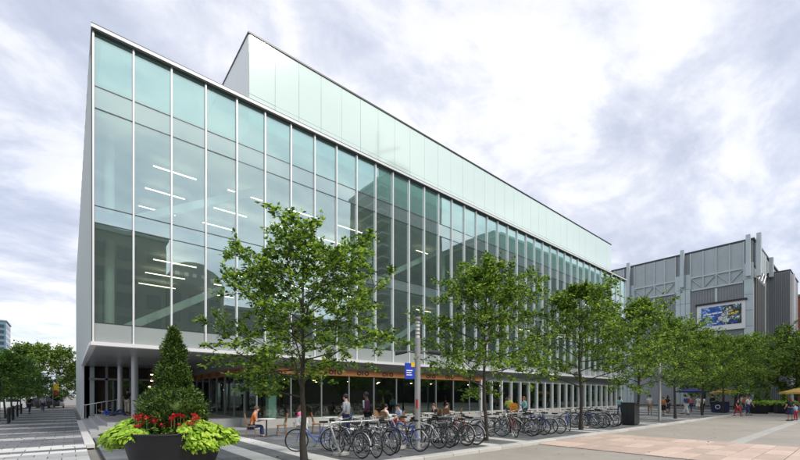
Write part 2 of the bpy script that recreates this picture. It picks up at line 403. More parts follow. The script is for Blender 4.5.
# rooftop box of pale mint glass
PU0, PU1, PV, PZ = 6.67, 52.9, 1.2, 21.22
npan = 32; pw = (PU1-PU0)/npan
for nm, z0, z1 in (('box_pane', ZR-.3, 18.0), ('box_pane', 18.0, PZ)):
    pm_ = B((.008, 0, .008), (pw-.008, .03, z1-z0-.008)).mesh(nm, 'pane_mint')
    for i in range(npan):
        o = link(nm, pm_, bld, (PU0+i*pw, PV+random.uniform(-.004, .004), z0)); o.rotation_euler = (0, 0, random.uniform(-.001, .001))
B((PU0, PV+.5, ZR-.6), (PU1, PV+.6, PZ-.05)).build('box_backing', 'mint_white', bld)
for i in range(6):
    B((PU0-.02, PV+.05+i*2, ZR-.6), (PU0+.02, PV+2.04+i*2, PZ)).build('box_side_panel', 'mint_white', bld)
B((PU0-.06, PV-.05, PZ), (PU1+.06, PV+.2, PZ+.09)).build('box_cap', 'dark_metal', bld)
B((PU0-.06, PV+.2, PZ), (PU0+.2, PV+12.1, PZ+.09)).build('box_cap', 'dark_metal', bld)
B((PU0+.05, PV+.65, PZ-.3), (PU1, PV+12, PZ-.1)).build('box_roof', 'concrete', bld)
B((PU1-.04, PV+.04, ZR-.6), (PU1, PV+12, PZ)).build('box_end', 'pane_mint', bld)
# ground floor: recessed glazing on a stone plinth
GU, GV = 6.8, .45; ZB = 2.92
B((GU-.12, GV-.12, -.1), (U1, GV+.3, .46)).build('plinth', 'concrete', bld)
B((GU-.12, GV+.3, -.1), (GU+.2, 15.0, .46)).build('plinth', 'concrete', bld)
gus = [GU+1.9*k for k in range(10)]; x = gus[-1]
while x+1.425 < U1: x += 1.425; gus.append(x)
cache = {}
for i in range(len(gus)-1):
    wd = gus[i+1]-gus[i]; k = round(wd, 2)
    if k not in cache: cache[k] = B((.02, 0, 0), (wd-.02, .02, ZB-.46)).mesh('ground_pane', 'pane_ground')
    link('ground_pane', cache[k], bld, (gus[i], GV, .46))
gmm = B((-.03, -.06, .46), (.03, .05, ZB)).mesh('ground_mullion', 'galv'); gmw = B((-.05, -.16, .1), (.05, .05, ZB+.1)).mesh('ground_mullion', 'white_metal')
for i, u in enumerate(gus): link('ground_mullion', gmm if i < 10 else gmw, bld, (u, GV, 0))
sgp = B((0, .02, 0), (.02, 1.78, ZB-.46)).mesh('ground_pane', 'pane_ground'); sgm = B((-.05, -.03, .46), (.05, .03, ZB)).mesh('ground_mullion', 'galv')
for i in range(8): link('ground_pane', sgp, bld, (GU, GV+.06+i*1.8, .46)); link('ground_mullion', sgm, bld, (GU, GV+.06+(i+1)*1.8, 0))
B((GU+1.0, GV+.9, .46), (GU+1.45, GV+1.35, ZB+.8)).build('pillar', 'interior_wall', bld)
# orange frieze above the ground-floor glass
B((GU-.06, GV-.1, ZB), (25.5, GV+.1, ZB+.40)).build('frieze', 'orange_band', bld)
B((GU-.06, GV+.1, ZB), (GU+.1, 15.0, ZB+.40)).build('frieze', 'orange_band', bld)
B((25.5, GV-.02, ZB), (U1, GV+.1, ZB+.40)).build('frieze', 'soffit', bld)
B((GU+.1, GV+.1, ZB+.4), (U1, GV+.25, ZS-.09)).build('header', 'soffit', bld)
B((GU, GV+.25, ZB+.4), (GU+.1, 15, ZS-.09)).build('header', 'soffit', bld)
def emblem(c, axis):
    fz = bpy.data.objects['frieze'] if axis == 'u' else bpy.data.objects['frieze.001']
    def shape(nm, rects, t, m):
        mb = MB()
        zc = ZB+.2
        for (a0, a1, z0, z1) in rects:
            if axis == 'u': mb.box((c+a0, GV-.1-t, zc+z0), (c+a1, GV-.095, zc+z1))
            else: mb.box((GU-.06-t, c-a1, zc+z0), (GU-.055, c-a0, zc+z1))
        mb.build(nm, m, fz)
    for k in (-.42, .16):
        n_ = 14; mb = MB(); o_ = []
        for i in range(n_):
            q = 2*math.pi*i/n_
            for rr in (1, .52): o_.append((k+.13+.18*rr*math.cos(q), ZB+.2+.13*rr*math.sin(q)))
        vs_ = [((c+a, GV-.112, z) if axis == 'u' else (GU-.072, c-a, z)) for a, z in o_]
        mb.add(vs_, [(2*i, (2*i+2) % (2*n_), (2*i+3) % (2*n_), 2*i+1) for i in range(n_)]); mb.build('sign_letter', 'black', fz)
    shape('sign_letter', [(-.06, .02, -.13, .13)], .012, 'black')
    for k in range(4): shape('sign_mark', [(.75+k*.16, .75+k*.16+.09, -.05+.02*(k % 2), .05)], .008, 'brown_ink')
for k in range(9): emblem(GU+.7+k*2.0, 'u')
for k in range(7): emblem(GV+.9+k*2.0, 'v')
# ground-floor interior, entrance recess
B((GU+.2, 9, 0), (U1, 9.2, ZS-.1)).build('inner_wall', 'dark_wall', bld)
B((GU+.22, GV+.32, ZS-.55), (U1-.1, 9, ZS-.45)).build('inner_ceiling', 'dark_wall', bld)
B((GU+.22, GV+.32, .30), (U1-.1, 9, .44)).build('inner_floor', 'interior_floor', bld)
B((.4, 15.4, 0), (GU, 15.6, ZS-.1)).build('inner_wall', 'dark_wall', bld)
for u in (1.2, 2.6, 4.0, 5.4): B((u, 14.2, .45), (u+.14, 14.4, ZS-.1)).build('door_post', 'galv', bld)
dp = B((.02, 0, .0), (1.24, .03, 2.3)).mesh('door_pane', 'pane_ground')
for u in (1.34, 2.74, 4.14): link('door_pane', dp, bld, (u, 14.28, .47))
B((.3, 14.2, 2.8), (GU, 14.38, 2.95)).build('door_head', 'galv', bld)
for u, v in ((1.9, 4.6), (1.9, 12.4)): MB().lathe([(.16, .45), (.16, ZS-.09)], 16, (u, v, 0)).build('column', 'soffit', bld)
for i, (u, v, z) in enumerate(((3.4, 10, 3.1), (3.4, 10, 2.7), (3.3, 10.2, 2.3), (12, 4, 2.75), (15, 4.4, 2.75), (17.5, 4, 2.75), (21, 4.2, 2.75), (23.5, 4.4, 2.75), (9.5, 3.2, 2.75), (13.5, 6.5, 2.75), (19.2, 6.5, 2.75), (28, 4, 2.75), (33, 4, 2.75))):
    p = thing('pendant_lamp', 'small warm glowing pendant lamp hanging inside the dark ground floor', 'lamp', (u, v, z), 0, 'pendant lamps of the ground floor')
    MB().tube([(0, 0, .12), (0, 0, (ZS-.1 if u < 6 else ZS-.55)-z)], .008, 5).build('cord', 'black', p)
    MB().lathe([(.02, .14), (.1, .1), (.16, .02), (.15, 0)], 14).build('lamp_shade', 'black', p); MB().ball((0, 0, .03), (.1, .1, .05)).build('bulb', 'lamp_warm', p)
# entrance platform and steps
pf = structure('entrance_platform', B((.9, 2.5, -.1), (GU-.13, 14.2, .45)), 'slab_grey')
st = structure('entrance_steps', B((-.3, 2.5, -.14), (.9, 14.3, -.02)), 'concrete')
for k in range(3): MB().bbox((-.05+.32*k, 1.6+.3*k, -.02), (.90 if k < 2 else .899, 14.2-.01*k, .15*(k+1)), .012).build('step', 'slab_grey', st)
MB().bbox((-.34, -3.0, -.1), (-.06, 14.3, .05), .012).build('cheek', 'slab_white', st)
structure('entrance_paving', B((-.04, 0.0, -.1), (GU-.14, 2.48, -.004)), 'slab_grey')
hr = thing('handrail', 'low steel handrail with balusters at the top of the entrance steps', 'handrail', (0, 13.2, .1))
MB().tube([(-.15, 0, .25), (-.15, 0, .95), (1.8, .0, 1.35), (2.4, 0, 1.35)], .03).build('rail', 'steel', hr)
for k in range(8): MB().tube([(.1+.28*k, 0, .1+.05*k), (.1+.28*k, 0, 1.0+.056*k)], .012, 6).build('baluster', 'steel', hr)

# ------------------------------------------------------------------ other buildings
mat('clad_light', (.50, .57, .58), .5, metal=.15, var=.05, nscale=.6, namt=.08)
mat('clad_panel', (.42, .47, .48), .55, var=.05, nscale=.5, namt=.08)
mat('clad_mid', (.30, .32, .33), .6, nscale=.8, namt=.1)
mat('rib_dark', (.15, .155, .16), .6)
mat('brick_red', (.32, .10, .06), .85, nscale=1, namt=.2)
mat('win_dark', (.03, .04, .05), .12)
mat('tower_dark', (.045, .05, .052), .5, nscale=.3, namt=.3)
mat('tower_slab', (.16, .17, .17), .6)
mat('stone_dark', (.13, .12, .11), .8, nscale=.3, namt=.25)
mat('stone_pale', (.55, .54, .52), .8, nscale=.3, namt=.15)
mat('blue_glass', (.10, .20, .26), .15)
mat('billboard_white', (.80, .80, .80), .5)
mat('bill_blue', (.02, .07, .38), .5, nscale=.35, namt=.45, stops=[(.2, (.01, .03, .20)), (.5, (.02, .08, .40)), (.62, (.10, .25, .60)), (.72, (.55, .70, .85)), (.85, (.9, .9, .95))])
mat('bill_dark', (.03, .03, .04), .5, nscale=.9, namt=.6, stops=[(.35, (.008, .012, .02)), (.55, (.03, .05, .06)), (.66, (.25, .42, .40)), (.8, (.8, .85, .8))])
mat('yellow', (.80, .50, .02), .5); mat('sign_blue', (.02, .06, .48), .4)
mat('white_paint', (.82, .82, .82), .5)
# grey clad hall closing the street
gb = thing('clad_hall', 'grey metal-clad hall with tall piers, trusses and a large blue billboard', 'building', (0, 0, 0))
GX = 85.0; HT = 27.6
B((GX, -8.0, 0), (GX+34, 52, HT-.3)).build('wall', 'clad_mid', gb)
B((GX-.15, -8.2, HT-.3), (GX+34.2, 52.2, HT)).build('parapet_cap', 'dark_metal', gb)
piers = [(-8.1, -6.9), (.4, 2.7), (9.6, 11.5), (18.4, 20.7)]
for (a, b) in piers:
    for k in range(3):
        t = (b-a)/3
        if k and b-a < 1.5: continue
        t = b-a if b-a < 1.5 else t
        for j in range(9): B((GX-.35, a+k*t+.03, .2+j*2.6), (GX-.003, a+(k+1)*t-.03, .2+j*2.6+2.55)).build('pier_panel', 'clad_light', gb)
    MB().prism([(GX-1.0, HT-6.3), (GX-.3, HT-6.3), (GX-.3, HT+.3), (GX-.55, HT+.5), (GX-.85, HT+.5)], 'y', (a+b)/2-.28, (a+b)/2+.28).build('roof_fin', 'clad_light', gb)
def bay(a, b):
    n = 4; t = (b-a)/n
    for k in range(n): B((GX-.12, a+k*t+.06, HT-4.6), (GX-.003, a+(k+1)*t-.06, HT-.35)).build('upper_panel', 'clad_panel', gb)
    for k in range(n+1): B((GX-.30, a+k*t-.09, HT-6.8), (GX-.13, a+k*t+.09, HT-.35)).build('truss_post', 'clad_light', gb)
    for z in (HT-4.75, HT-7.0): B((GX-.32, a+.1, z-.14), (GX-.13, b-.1, z+.14)).build('truss_chord', 'clad_light', gb)
    B((GX-.08, a+.1, HT-6.8), (GX-.003, b-.1, HT-4.8)).build('truss_backing', 'clad_panel', gb)
    for k in range(n):
        y0, y1 = a+k*t, a+(k+1)*t; z0, z1 = (HT-6.9, HT-4.85) if k % 2 else (HT-4.85, HT-6.9)
        MB().tube([(GX-.22, y0, z0), (GX-.22, y1, z1)], .11, 4, smooth=False).build('truss_diagonal', 'clad_light', gb)
    for (p, q) in ((a+.15, (a+b)/2-.18), ((a+b)/2+.18, b-.15)):
        ribs = int((q-p)/.22)
        mb = MB()
        for i in range(ribs): y = p+i*.22; mb.box((GX-.10, y, 8), (GX-.02, y+.12, HT-7.3))
        tag(mb.build('rib_cladding', 'clad_mid', gb), kind='stuff')
    B((GX-.22, (a+b)/2-.15, 8), (GX-.003, (a+b)/2+.15, HT-7.3)).build('bay_post', 'clad_light', gb)
for (a, b) in ((-6.9, .4), (2.7, 9.6), (11.5, 18.4)): bay(a, b)
# side of the hall
for k in range(7): B((GX+1.2+k*1.3, -8.25, 1), (GX+1.75+k*1.3, -8.01, HT-6.3)).build('side_rib', 'rib_dark', gb)
for k in range(5): B((GX+1.0+k*2.2, -8.2, HT-4.4), (GX+2.9+k*2.2, -8.01, HT-.5)).build('side_panel', 'clad_light', gb)
for k in range(4):
    MB().tube([(GX+1+k*2.2, -8.3, HT-6.2), (GX+3.2+k*2.2, -8.3, HT-4.5)], .1, 4, smooth=False).build('side_truss', 'white_paint', gb)
MB().prism([(GX+.2, HT-6.3), (GX+1.2, HT-6.3), (GX+1.5, HT+.8), (GX+.5, HT+.8)], 'y', -8.9, -8.35).build('roof_fin', 'clad_light', gb)
MB().prism([(GX+13, HT-4), (GX+13.8, HT-4), (GX+14.1, HT-.4), (GX+13.1, HT-.4)], 'y', -8.9, -8.35).build('roof_fin', 'clad_light', gb)
B((GX+14, -11.05, 0), (GX+26, -8.02, 24.4)).build('stair_block', 'clad_mid', gb)
B((GX+13.9, -11.15, 24.4), (GX+26.1, -8.02, 24.6)).build('block_cap', 'dark_metal', gb)
for k in range(10): B((GX+13.93, -11.0+k*.28, .5), (GX+13.998, -10.86+k*.28, 24.2)).build('block_rib', 'rib_dark', gb)
B((GX+15.5, -11.5, 0), (GX+16.5, -11.07, 24)).build('white_edge', 'white_paint', gb)
# billboard on the hall
bb = thing('billboard', 'wide blue and black advertising billboard in a white frame on the grey hall', 'billboard', (GX-.4, -.7, 0))
BY0, BY1, BZ0, BZ1 = -5.95, -.5, 13.8, 17.1
B((-.1, BY0-.5, BZ0-.9), (.3, BY1+.6, BZ1+.45)).build('backing', 'billboard_white', bb)
B((-.35, BY0-.7, BZ1+.45), (.3, BY1+.8, BZ1+.75)).build('hood', 'black', bb)
BW = BY1-BY0; Yf = lambda f: BY1-BW*f
B((-.13, Yf(.55), BZ0), (-.104, BY1, BZ1)).build('picture', 'bill_blue', bb)
B((-.13, BY0, BZ0), (-.104, Yf(.55), BZ1)).build('picture', 'bill_dark', bb)
random.seed(11)
for f0, f1, z0, z1, m in ((.06, .14, 1.95, 2.15, 0), (.16, .27, 1.98, 2.2, 0), (.29, .42, 2.0, 2.26, 0), (.44, .54, 2.05, 2.3, 0), (.2, .34, 1.6, 1.72, 0), (.06, .2, .3, .4, 0), (.24, .4, .3, .42, 0),
        (.66, .74, 1.6, 1.8, 1), (.75, .84, 1.65, 1.95, 1), (.85, .93, 1.8, 2.1, 1), (.7, .8, 2.2, 2.4, 1)):
    B((-.15, Yf(f1), BZ0+z0), (-.131, Yf(f0), BZ0+z1)).build('letter_stroke', ('white_paint', 'yellow')[m], bb)
B((-.15, Yf(.9), BZ0+.25), (-.131, Yf(.72), BZ0+.55)).build('letter_stroke', 'sign_blue', bb)
for (f, z, r) in ((.50, 1.1, .40), (.56, 1.75, .30), (.60, .7, .28), (.44, .7, .25), (.72, 2.8, .2), (.66, 2.6, .22)):
    MB().prism([(Yf(f)+r*math.cos(t)*random.uniform(.6, 1.2), BZ0+z+r*math.sin(t)*random.uniform(.8, 1.3)) for t in [k*.7 for k in range(9)]], 'x', -.15, -.131).build('print_shape', 'slab_white', bb)
def block(name, label, x0, x1, y0, y1, h, wall, cols, floors, face, roof=True, winm='win_dark', wf=.6, base=4):
    b = thing(name, label, 'building')
    B((x0, y0, -.2), (x1, y1, h)).build('wall', wall, b)
    if roof: B((x0-.3, y0-.3, h), (x1+.3, y1+.3, h+.6)).build('cornice', 'tower_slab', b)
    for f in face:
        lo, hi = (x0, x1) if f in 'ns' else (y0, y1)
        nc = cols if f in 'ns' else max(2, int(cols*(y1-y0)/(x1-x0)))
        t = (hi-lo)/nc; fh = (h-base-1)/floors
        me = (B((-t*wf/2, -.05, 0), (t*wf/2, .05, fh*.6)) if f in 'ns' else B((-.05, -t*wf/2, 0), (.05, t*wf/2, fh*.6))).mesh('window', winm)
        for i in range(nc):
            for j in range(floors):
                c = lo+(i+.5)*t; z = base+j*fh+fh*.2
                link('window', me, b, {'n': (c, y1, z), 's': (c, y0, z), 'e': (x1, c, z), 'w': (x0, c, z)}[f])
    return b
block('brick_tower', 'red brick apartment tower beyond the grey hall', 142, 170, -40, -8, 27, 'brick_red', 6, 8, 'ws')
block('glass_tower', 'tall blue glass apartment tower rising beyond the left street trees', -45, -25.4, 262, 282, 39.5, 'blue_glass', 6, 12, 'se')
block('white_tower', 'white apartment block beyond the left street trees', -26.5, -18, 284, 300, 24.5, 'stone_pale', 4, 7, 'se')
# buildings across the road, seen mirrored in the glass front
tw = block('residential_tower', 'dark tower with stacked balconies mirrored in the glass front', 61, 80, -76, -58, 58, 'tower_dark', 5, 15, 'nw')
for j in range(17): B((58.6, -70, 6+j*3), (61, -57.5, 6.35+j*3)).build('balcony', 'tower_slab', tw)
B((66, -68, 58.6), (73, -61, 66)).build('plant_room', 'tower_dark', tw)
MB().tube([(64, -64, 58), (64, -64, 74)], .5, 4).build('mast', 'tower_slab', tw); MB().tube([(60, -64, 66), (72, -64, 73)], .4, 4).build('jib', 'tower_slab', tw)
block('office_slab', 'long dark office slab mirrored at the far end of the glass front', 84, 150, -75, -40, 43, 'tower_dark', 13, 10, 'nw')
B((92, -70, 43), (106, -48, 49)).build('penthouse', 'tower_dark', bpy.data.objects['office_slab'])
block('corner_block', 'dark stone corner block mirrored in the first lower windows', -12, 10.6, -66, -50, 25.5, 'stone_dark', 7, 6, 'n')
ah = block('arched_hall', 'dark hall with a curved roof mirrored in the lower windows', 11, 20, -64, -52, 20.0, 'stone_dark', 3, 5, 'n', roof=False)
MB().prism([(15.5+4.6*math.cos(t*math.pi/10), 20+3.8*math.sin(t*math.pi/10)) for t in range(11)], 'y', -64, -52).build('vault', 'tower_slab', ah)
for k in range(5): B((12.6+k*1.3, -52.0, 21.2), (13.2+k*1.3, -51.93, 21.8)).build('window', 'stone_pale', ah)
block('long_terrace', 'dark brick terrace mirrored low in the glass front', 21, 55, -68, -54, 17.5, 'stone_dark', 12, 4, 'n')

# ------------------------------------------------------------------ trees
mat('bark', (.055, .046, .038), .9, nscale=6, namt=.3, bump=.5, bscale=30)
LEAFS = [(.08, (.030, .080, .014)), (.38, (.085, .185, .024)), (.70, (.22, .38, .040)), (.93, (.50, .64, .07))]
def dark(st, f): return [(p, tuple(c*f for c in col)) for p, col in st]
mat('leaf', (.06, .12, .02), .5, island=.5, stops=LEAFS, trans=.52)
mat('leaf_far', (.06, .12, .02), .55, island=.5, stops=LEAFS, trans=.35)
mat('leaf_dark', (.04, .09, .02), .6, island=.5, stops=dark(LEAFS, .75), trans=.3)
mat('leaf_yellow', (.04, .09, .02), .6, island=.5, stops=[(.1, (.03, .075, .012)), (.5, (.085, .19, .025)), (.9, (.20, .33, .04))], trans=.35)
def leaf(vs, fs, p, d, ln, wd, rnd):
    up = Vector((rnd.gauss(0, .45), rnd.gauss(0, .45), 1)).normalized()
    s = d.cross(up)
    if s.length < .05: s = Vector((1, 0, 0))
    s.normalize(); n_ = s.cross(d)
    o = len(vs)
    vs += [p, p+d*ln*.45+s*wd*.5-n_*wd*.12, p+d*ln, p+d*ln*.45-s*wd*.5-n_*wd*.12]
    fs.append((o, o+1, o+2, o+3))
def gen_tree(seed, H, spread, clear, limbs, subs, twigs, lpt, lsize, trunk_r, lm='leaf', asc=.75, prof=None, lean=(0, 0)):
    rnd = random.Random(seed)
    prof = prof or (lambda t: math.sin(math.pi*min(1, .22+.78*t)**.8)**.8*(1-.25*t)+.12)
    tr = MB(); path = []; x, y = 0, 0
    n = 9
    for i in range(n+1):
        t = i/n; path.append(Vector((x+lean[0]*t, y+lean[1]*t, H*.93*t))); x += rnd.gauss(0, .035*H/7); y += rnd.gauss(0, .035*H/7)
    tr.tube(path, [trunk_r*(1.25 if i == 0 else 1)*(1-.9*(i/n)**.9)+.008 for i in range(n+1)], 8)
    def at(z):
        t = min(.999, z/(H*.93))*n; i = int(t); return path[i].lerp(path[i+1], t-i)
    vs, fs = [], []
    for k in range(limbs):
        t = ((k+.5)/limbs)**.85; z = clear+(H*.9-clear)*t; p0 = at(z)
        az = k*2.39996+rnd.gauss(0, .3); Lm = spread*prof(t)*rnd.uniform(.72, 1.18)
        el = asc*(.35+.9*t)+rnd.gauss(0, .12); d = Vector((math.cos(az)*math.cos(el), math.sin(az)*math.cos(el), math.sin(el)))
        pts = [p0]; m = 5
        for i in range(m):
            d = (d+Vector((rnd.gauss(0, .10), rnd.gauss(0, .10), rnd.gauss(.03, .07)))).normalized(); pts.append(pts[-1]+d*Lm/m)
        r0 = max(.012, trunk_r*.38*(1-.6*t)); tr.tube(pts, [r0*(1-.85*i/m) for i in range(m+1)], 5, cap=False)
        for q in range(subs):
            f = .22+.78*(q+rnd.random())/subs; ii = min(m-1, int(f*m)); b0 = pts[ii].lerp(pts[ii+1], f*m-ii)
            dl = (pts[ii+1]-pts[ii]).normalized(); sd_ = dl.cross(Vector((rnd.gauss(0, .6), rnd.gauss(0, .6), 1))).normalized()*(1 if q % 2 else -1)
            d2 = (dl*.55+sd_*.8+Vector((0, 0, rnd.gauss(.12, .22)))).normalized(); L2 = Lm*.42*(1.15-f*.6)*rnd.uniform(.6, 1.25)+.12
            b1 = b0+d2*L2; tr.tube([b0, b0.lerp(b1, .5)+Vector((0, 0, .03)), b1], [.011, .008, .004], 3, cap=False)
            for w_ in range(twigs):
                g_ = rnd.uniform(.25, 1); c0 = b0.lerp(b1, g_); d3 = (d2*.6+Vector((rnd.gauss(0, .7), rnd.gauss(0, .7), rnd.gauss(0, .5)))).normalized(); L3 = rnd.uniform(.12, .36)*lsize/.12
                for l_ in range(lpt):
                    pp = c0+d3*L3*(l_+rnd.random())/lpt+Vector((rnd.gauss(0, .03), rnd.gauss(0, .03), rnd.gauss(0, .03)))*lsize/.12
                    dd = (d3*.5+Vector((rnd.gauss(0, .7), rnd.gauss(0, .7), rnd.gauss(-.15, .4)))).normalized()
                    s_ = lsize*rnd.uniform(.65, 1.2); leaf(vs, fs, pp, dd, s_, s_*.62, rnd)
    cm = bpy.data.meshes.new('crown'); cm.from_pydata(vs, [], fs); cm.materials.append(M(lm)); cm.update()
    return tr.mesh('trunk', 'bark'), cm
def tree(name, label, meshes, loc, rz=0, s=1, group=None):
    t = thing(name, label, 'tree', loc, rz, group); t.scale = (s,)*3 if not isinstance(s, tuple) else s
    link('trunk', meshes[0], t); tag(link('crown', meshes[1], t)); return t
tA = gen_tree(21, 6.75, 2.75, 1.9, 30, 10, 6, 14, .112, .085, asc=.60, prof=lambda t: (.80+.42*math.sin(math.pi*t*.8))*(1-.62*t**1.6))
tB = gen_tree(4, 7.3, 3.3, 1.95, 30, 11, 6, 13, .125, .085, asc=.62)
tC = gen_tree(9, 7.4, 3.4, 1.9, 30, 11, 6, 13, .13, .085, asc=.6)
names = ['slender street tree between paired pale paving bands, beside the big dark planter', 'second tree of the kerb row, with a black bicycle angled against its trunk',
         'street tree beside the blue bicycle standing alone', 'street tree just past the slanted dark litter bin', 'street tree rising behind the pedestrians, next after the far lamp post',
         'street tree just short of the dark blue cube stand', 'street tree beside the dark blue cube stand', 'street tree shading the black flower planters']
for i, u in enumerate(TREE_U):
    tree('street_tree', names[i], (tA, tB, tC)[0 if i == 0 else 1+i % 2], (u, -10.9, 0), (2.1, 1.1, 2.0, 3.6, .4, 5.0, 2.7, 4.2)[i], ((1.0, 1.0, .82), .90, 1.02, 1.03, 1.04, 1.0, 1.05, 1.1)[i], 'trees along the kerb')
prB = lambda t: (.75+.5*math.sin(math.pi*t))*(1-.55*t*t)
bigA = gen_tree(33, 10, 5.2, 2.2, 28, 12, 6, 8, .30, .22, 'leaf_far', asc=.5, prof=prB)
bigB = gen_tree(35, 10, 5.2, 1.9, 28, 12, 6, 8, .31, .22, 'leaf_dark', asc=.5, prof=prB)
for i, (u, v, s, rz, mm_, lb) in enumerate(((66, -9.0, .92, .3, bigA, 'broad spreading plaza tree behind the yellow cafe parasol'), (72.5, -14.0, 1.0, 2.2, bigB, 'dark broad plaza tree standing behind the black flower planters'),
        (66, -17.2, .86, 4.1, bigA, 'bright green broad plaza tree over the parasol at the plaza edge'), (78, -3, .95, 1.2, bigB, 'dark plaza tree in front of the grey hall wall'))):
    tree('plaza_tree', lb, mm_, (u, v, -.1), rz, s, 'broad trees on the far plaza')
smA = gen_tree(51, 4.5, 2.3, 1.3, 22, 9, 5, 9, .17, .06, 'leaf_yellow', asc=.45)
for i, v in enumerate((16.5, 22, 28, 34.5, 41)):
    tree('small_tree', ['first small street tree of the row on the pedestrian street, counted from the glass corner', 'second small street tree of that row, counted from the glass corner', 'third small street tree in the pedestrian street row', 'fourth small street tree in the pedestrian street row', 'last small street tree of the row, next to the white parked car'][i], smA, (-4.3-.16*i, v, 0), i*1.7, 1+.07*(i % 3), 'small trees along the pedestrian street')
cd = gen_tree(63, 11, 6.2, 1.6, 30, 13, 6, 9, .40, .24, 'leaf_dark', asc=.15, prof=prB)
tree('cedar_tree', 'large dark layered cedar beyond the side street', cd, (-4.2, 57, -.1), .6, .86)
tree('cedar_tree', 'second dark cedar standing beside the large layered one, closer to the parked cars', cd, (-11.5, 63, -.1), 2.9, .74)
for i, (u, v, s_) in enumerate(((-21, 64, .8), (-30, 68, .85), (-40, 72, .8), (-50, 74, .8), (-13, 76, .8), (-62, 80, .9), (-8, 70, .7), (0.5, 72, .8), (-17, 70, .75), (-25, 74, .8))):
    tree('backdrop_tree', 'rounded dark tree in the belt behind the parked cars', bigB, (u, v, -.1), 1.9+i, s_*.82, 'trees behind the parked cars')
for i, (u, v) in enumerate(((2, -40), (13, -42), (26, -41), (40, -43))):
    tree('opposite_tree', 'broad tree across the road mirrored in the glass front', bigB, (u, v, -.1), i*1.3, .95, 'trees across the road')

# ------------------------------------------------------------------ big planter with clipped conifer, vines and geraniums
mat('pot_black', (.009, .010, .013), .6, nscale=2, namt=.25, bump=.1, bscale=20)
mat('soil', (.03, .022, .015), .95, nscale=8, namt=.3, bump=.4)
mat('lime', (.36, .58, .03), .5, island=.5, stops=[(.1, (.14, .28, .015)), (.4, (.30, .52, .025)), (.75, (.46, .68, .05)), (.95, (.62, .78, .12))], trans=.3)
mat('yew', (.03, .07, .02), .6, island=.5, stops=[(.1, (.012, .036, .010)), (.45, (.040, .095, .020)), (.75, (.14, .24, .035)), (.97, (.28, .40, .05))], trans=.15)
mat('petal_red', (.62, .012, .03), .5, island=.3)
mat('stem_green', (.08, .16, .03), .6)
PX, PY = .9, -11.25
pt = thing('planter', 'large round dark planter holding a clipped conifer', 'planter', (PX, PY, 0))
MB().lathe([(.0, 0), (.60, 0), (.64, .04), (.80, .55), (.90, .92), (.93, .99), (.91, 1.01), (.87, 1.0), (.85, .93), (0, .93)], 48).build('pot', 'pot_black', pt)
MB().lathe([(.0, .975), (.5, .97), (.855, .94)], 32).build('soil', 'soil', pt)
MB().torus(.915, .022, 48, 6, (0, 0, .985), 'z').build('rim', 'pot_black', pt)
cn = thing('conifer_shrub', 'dark green clipped conifer with a narrow tiered top growing in the big planter', 'shrub', (PX-.02, PY+.05, .95))
MB().tube([(0, 0, 0), (.01, 0, 1), (0, .01, 1.95)], [.06, .04, .01], 7).build('trunk', 'bark', cn)
rnd = random.Random(3); vs_, fs_ = [], []
prof = [(0, .45), (.2, .58), (.42, .66), (.62, .66), (.78, .56), (.88, .40), (.96, .31), (1.06, .32), (1.2, .35), (1.32, .30), (1.4, .22), (1.52, .22), (1.66, .23), (1.8, .17), (1.95, .10), (2.1, .02)]
MB().lathe([(max(.01, r_*.62), z_) for z_, r_ in prof], 20).build('inner_growth', 'yew', cn)
def pr(z):
    for (a, ra), (b, rb) in zip(prof, prof[1:]):
        if a <= z <= b: return ra+(rb-ra)*(z-a)/(b-a)
    return .01
for i in range(2300):          # sprigs: small fans of scale leaves, denser at the outside
    z = 2.1*(rnd.random()**1.25); t = rnd.uniform(0, 6.283)
    r = max(.01, .84*pr(z)-.035)*(1+.12*math.sin(t*3+z*9)+.10*math.sin(t*5-z*17)+.08*math.sin(z*24))*rnd.uniform(.78, 1.12)
    c = Vector((r*math.cos(t), r*math.sin(t), z)); o_ = Vector((math.cos(t), math.sin(t), rnd.uniform(.2, .9))).normalized()
    for k in range(13):
        d = (o_+Vector((rnd.gauss(0, .55), rnd.gauss(0, .55), rnd.gauss(0, .45)))).normalized(); ln = rnd.uniform(.035, .075)
        leaf(vs_, fs_, c+Vector((rnd.gauss(0, .035), rnd.gauss(0, .035), rnd.gauss(0, .035))), d, ln, ln*.42, rnd)
me = bpy.data.meshes.new('crown'); me.from_pydata([tuple(v) for v in vs_], [], fs_); me.materials.append(M('yew')); link('crown', me, cn)
def heart(vs, fs, p, d, up, s):
    sd_ = d.cross(up).normalized(); n_ = sd_.cross(d)
    o = len(vs); q = lambda a, b, c: p+d*a*s+sd_*b*s+n_*c*s
    vs += [q(0, 0, 0), q(-.14, .26, -.03), q(.12, .48, -.12), q(.55, .33, -.12), q(1.05, 0, -.22), q(.55, -.33, -.12), q(.12, -.48, -.12), q(-.14, -.26, -.03), q(.45, 0, .03)]
    for a, b in ((0, 1), (1, 2), (2, 3), (3, 4), (4, 5), (5, 6), (6, 7), (7, 0)): fs.append((o+8, o+a, o+b))
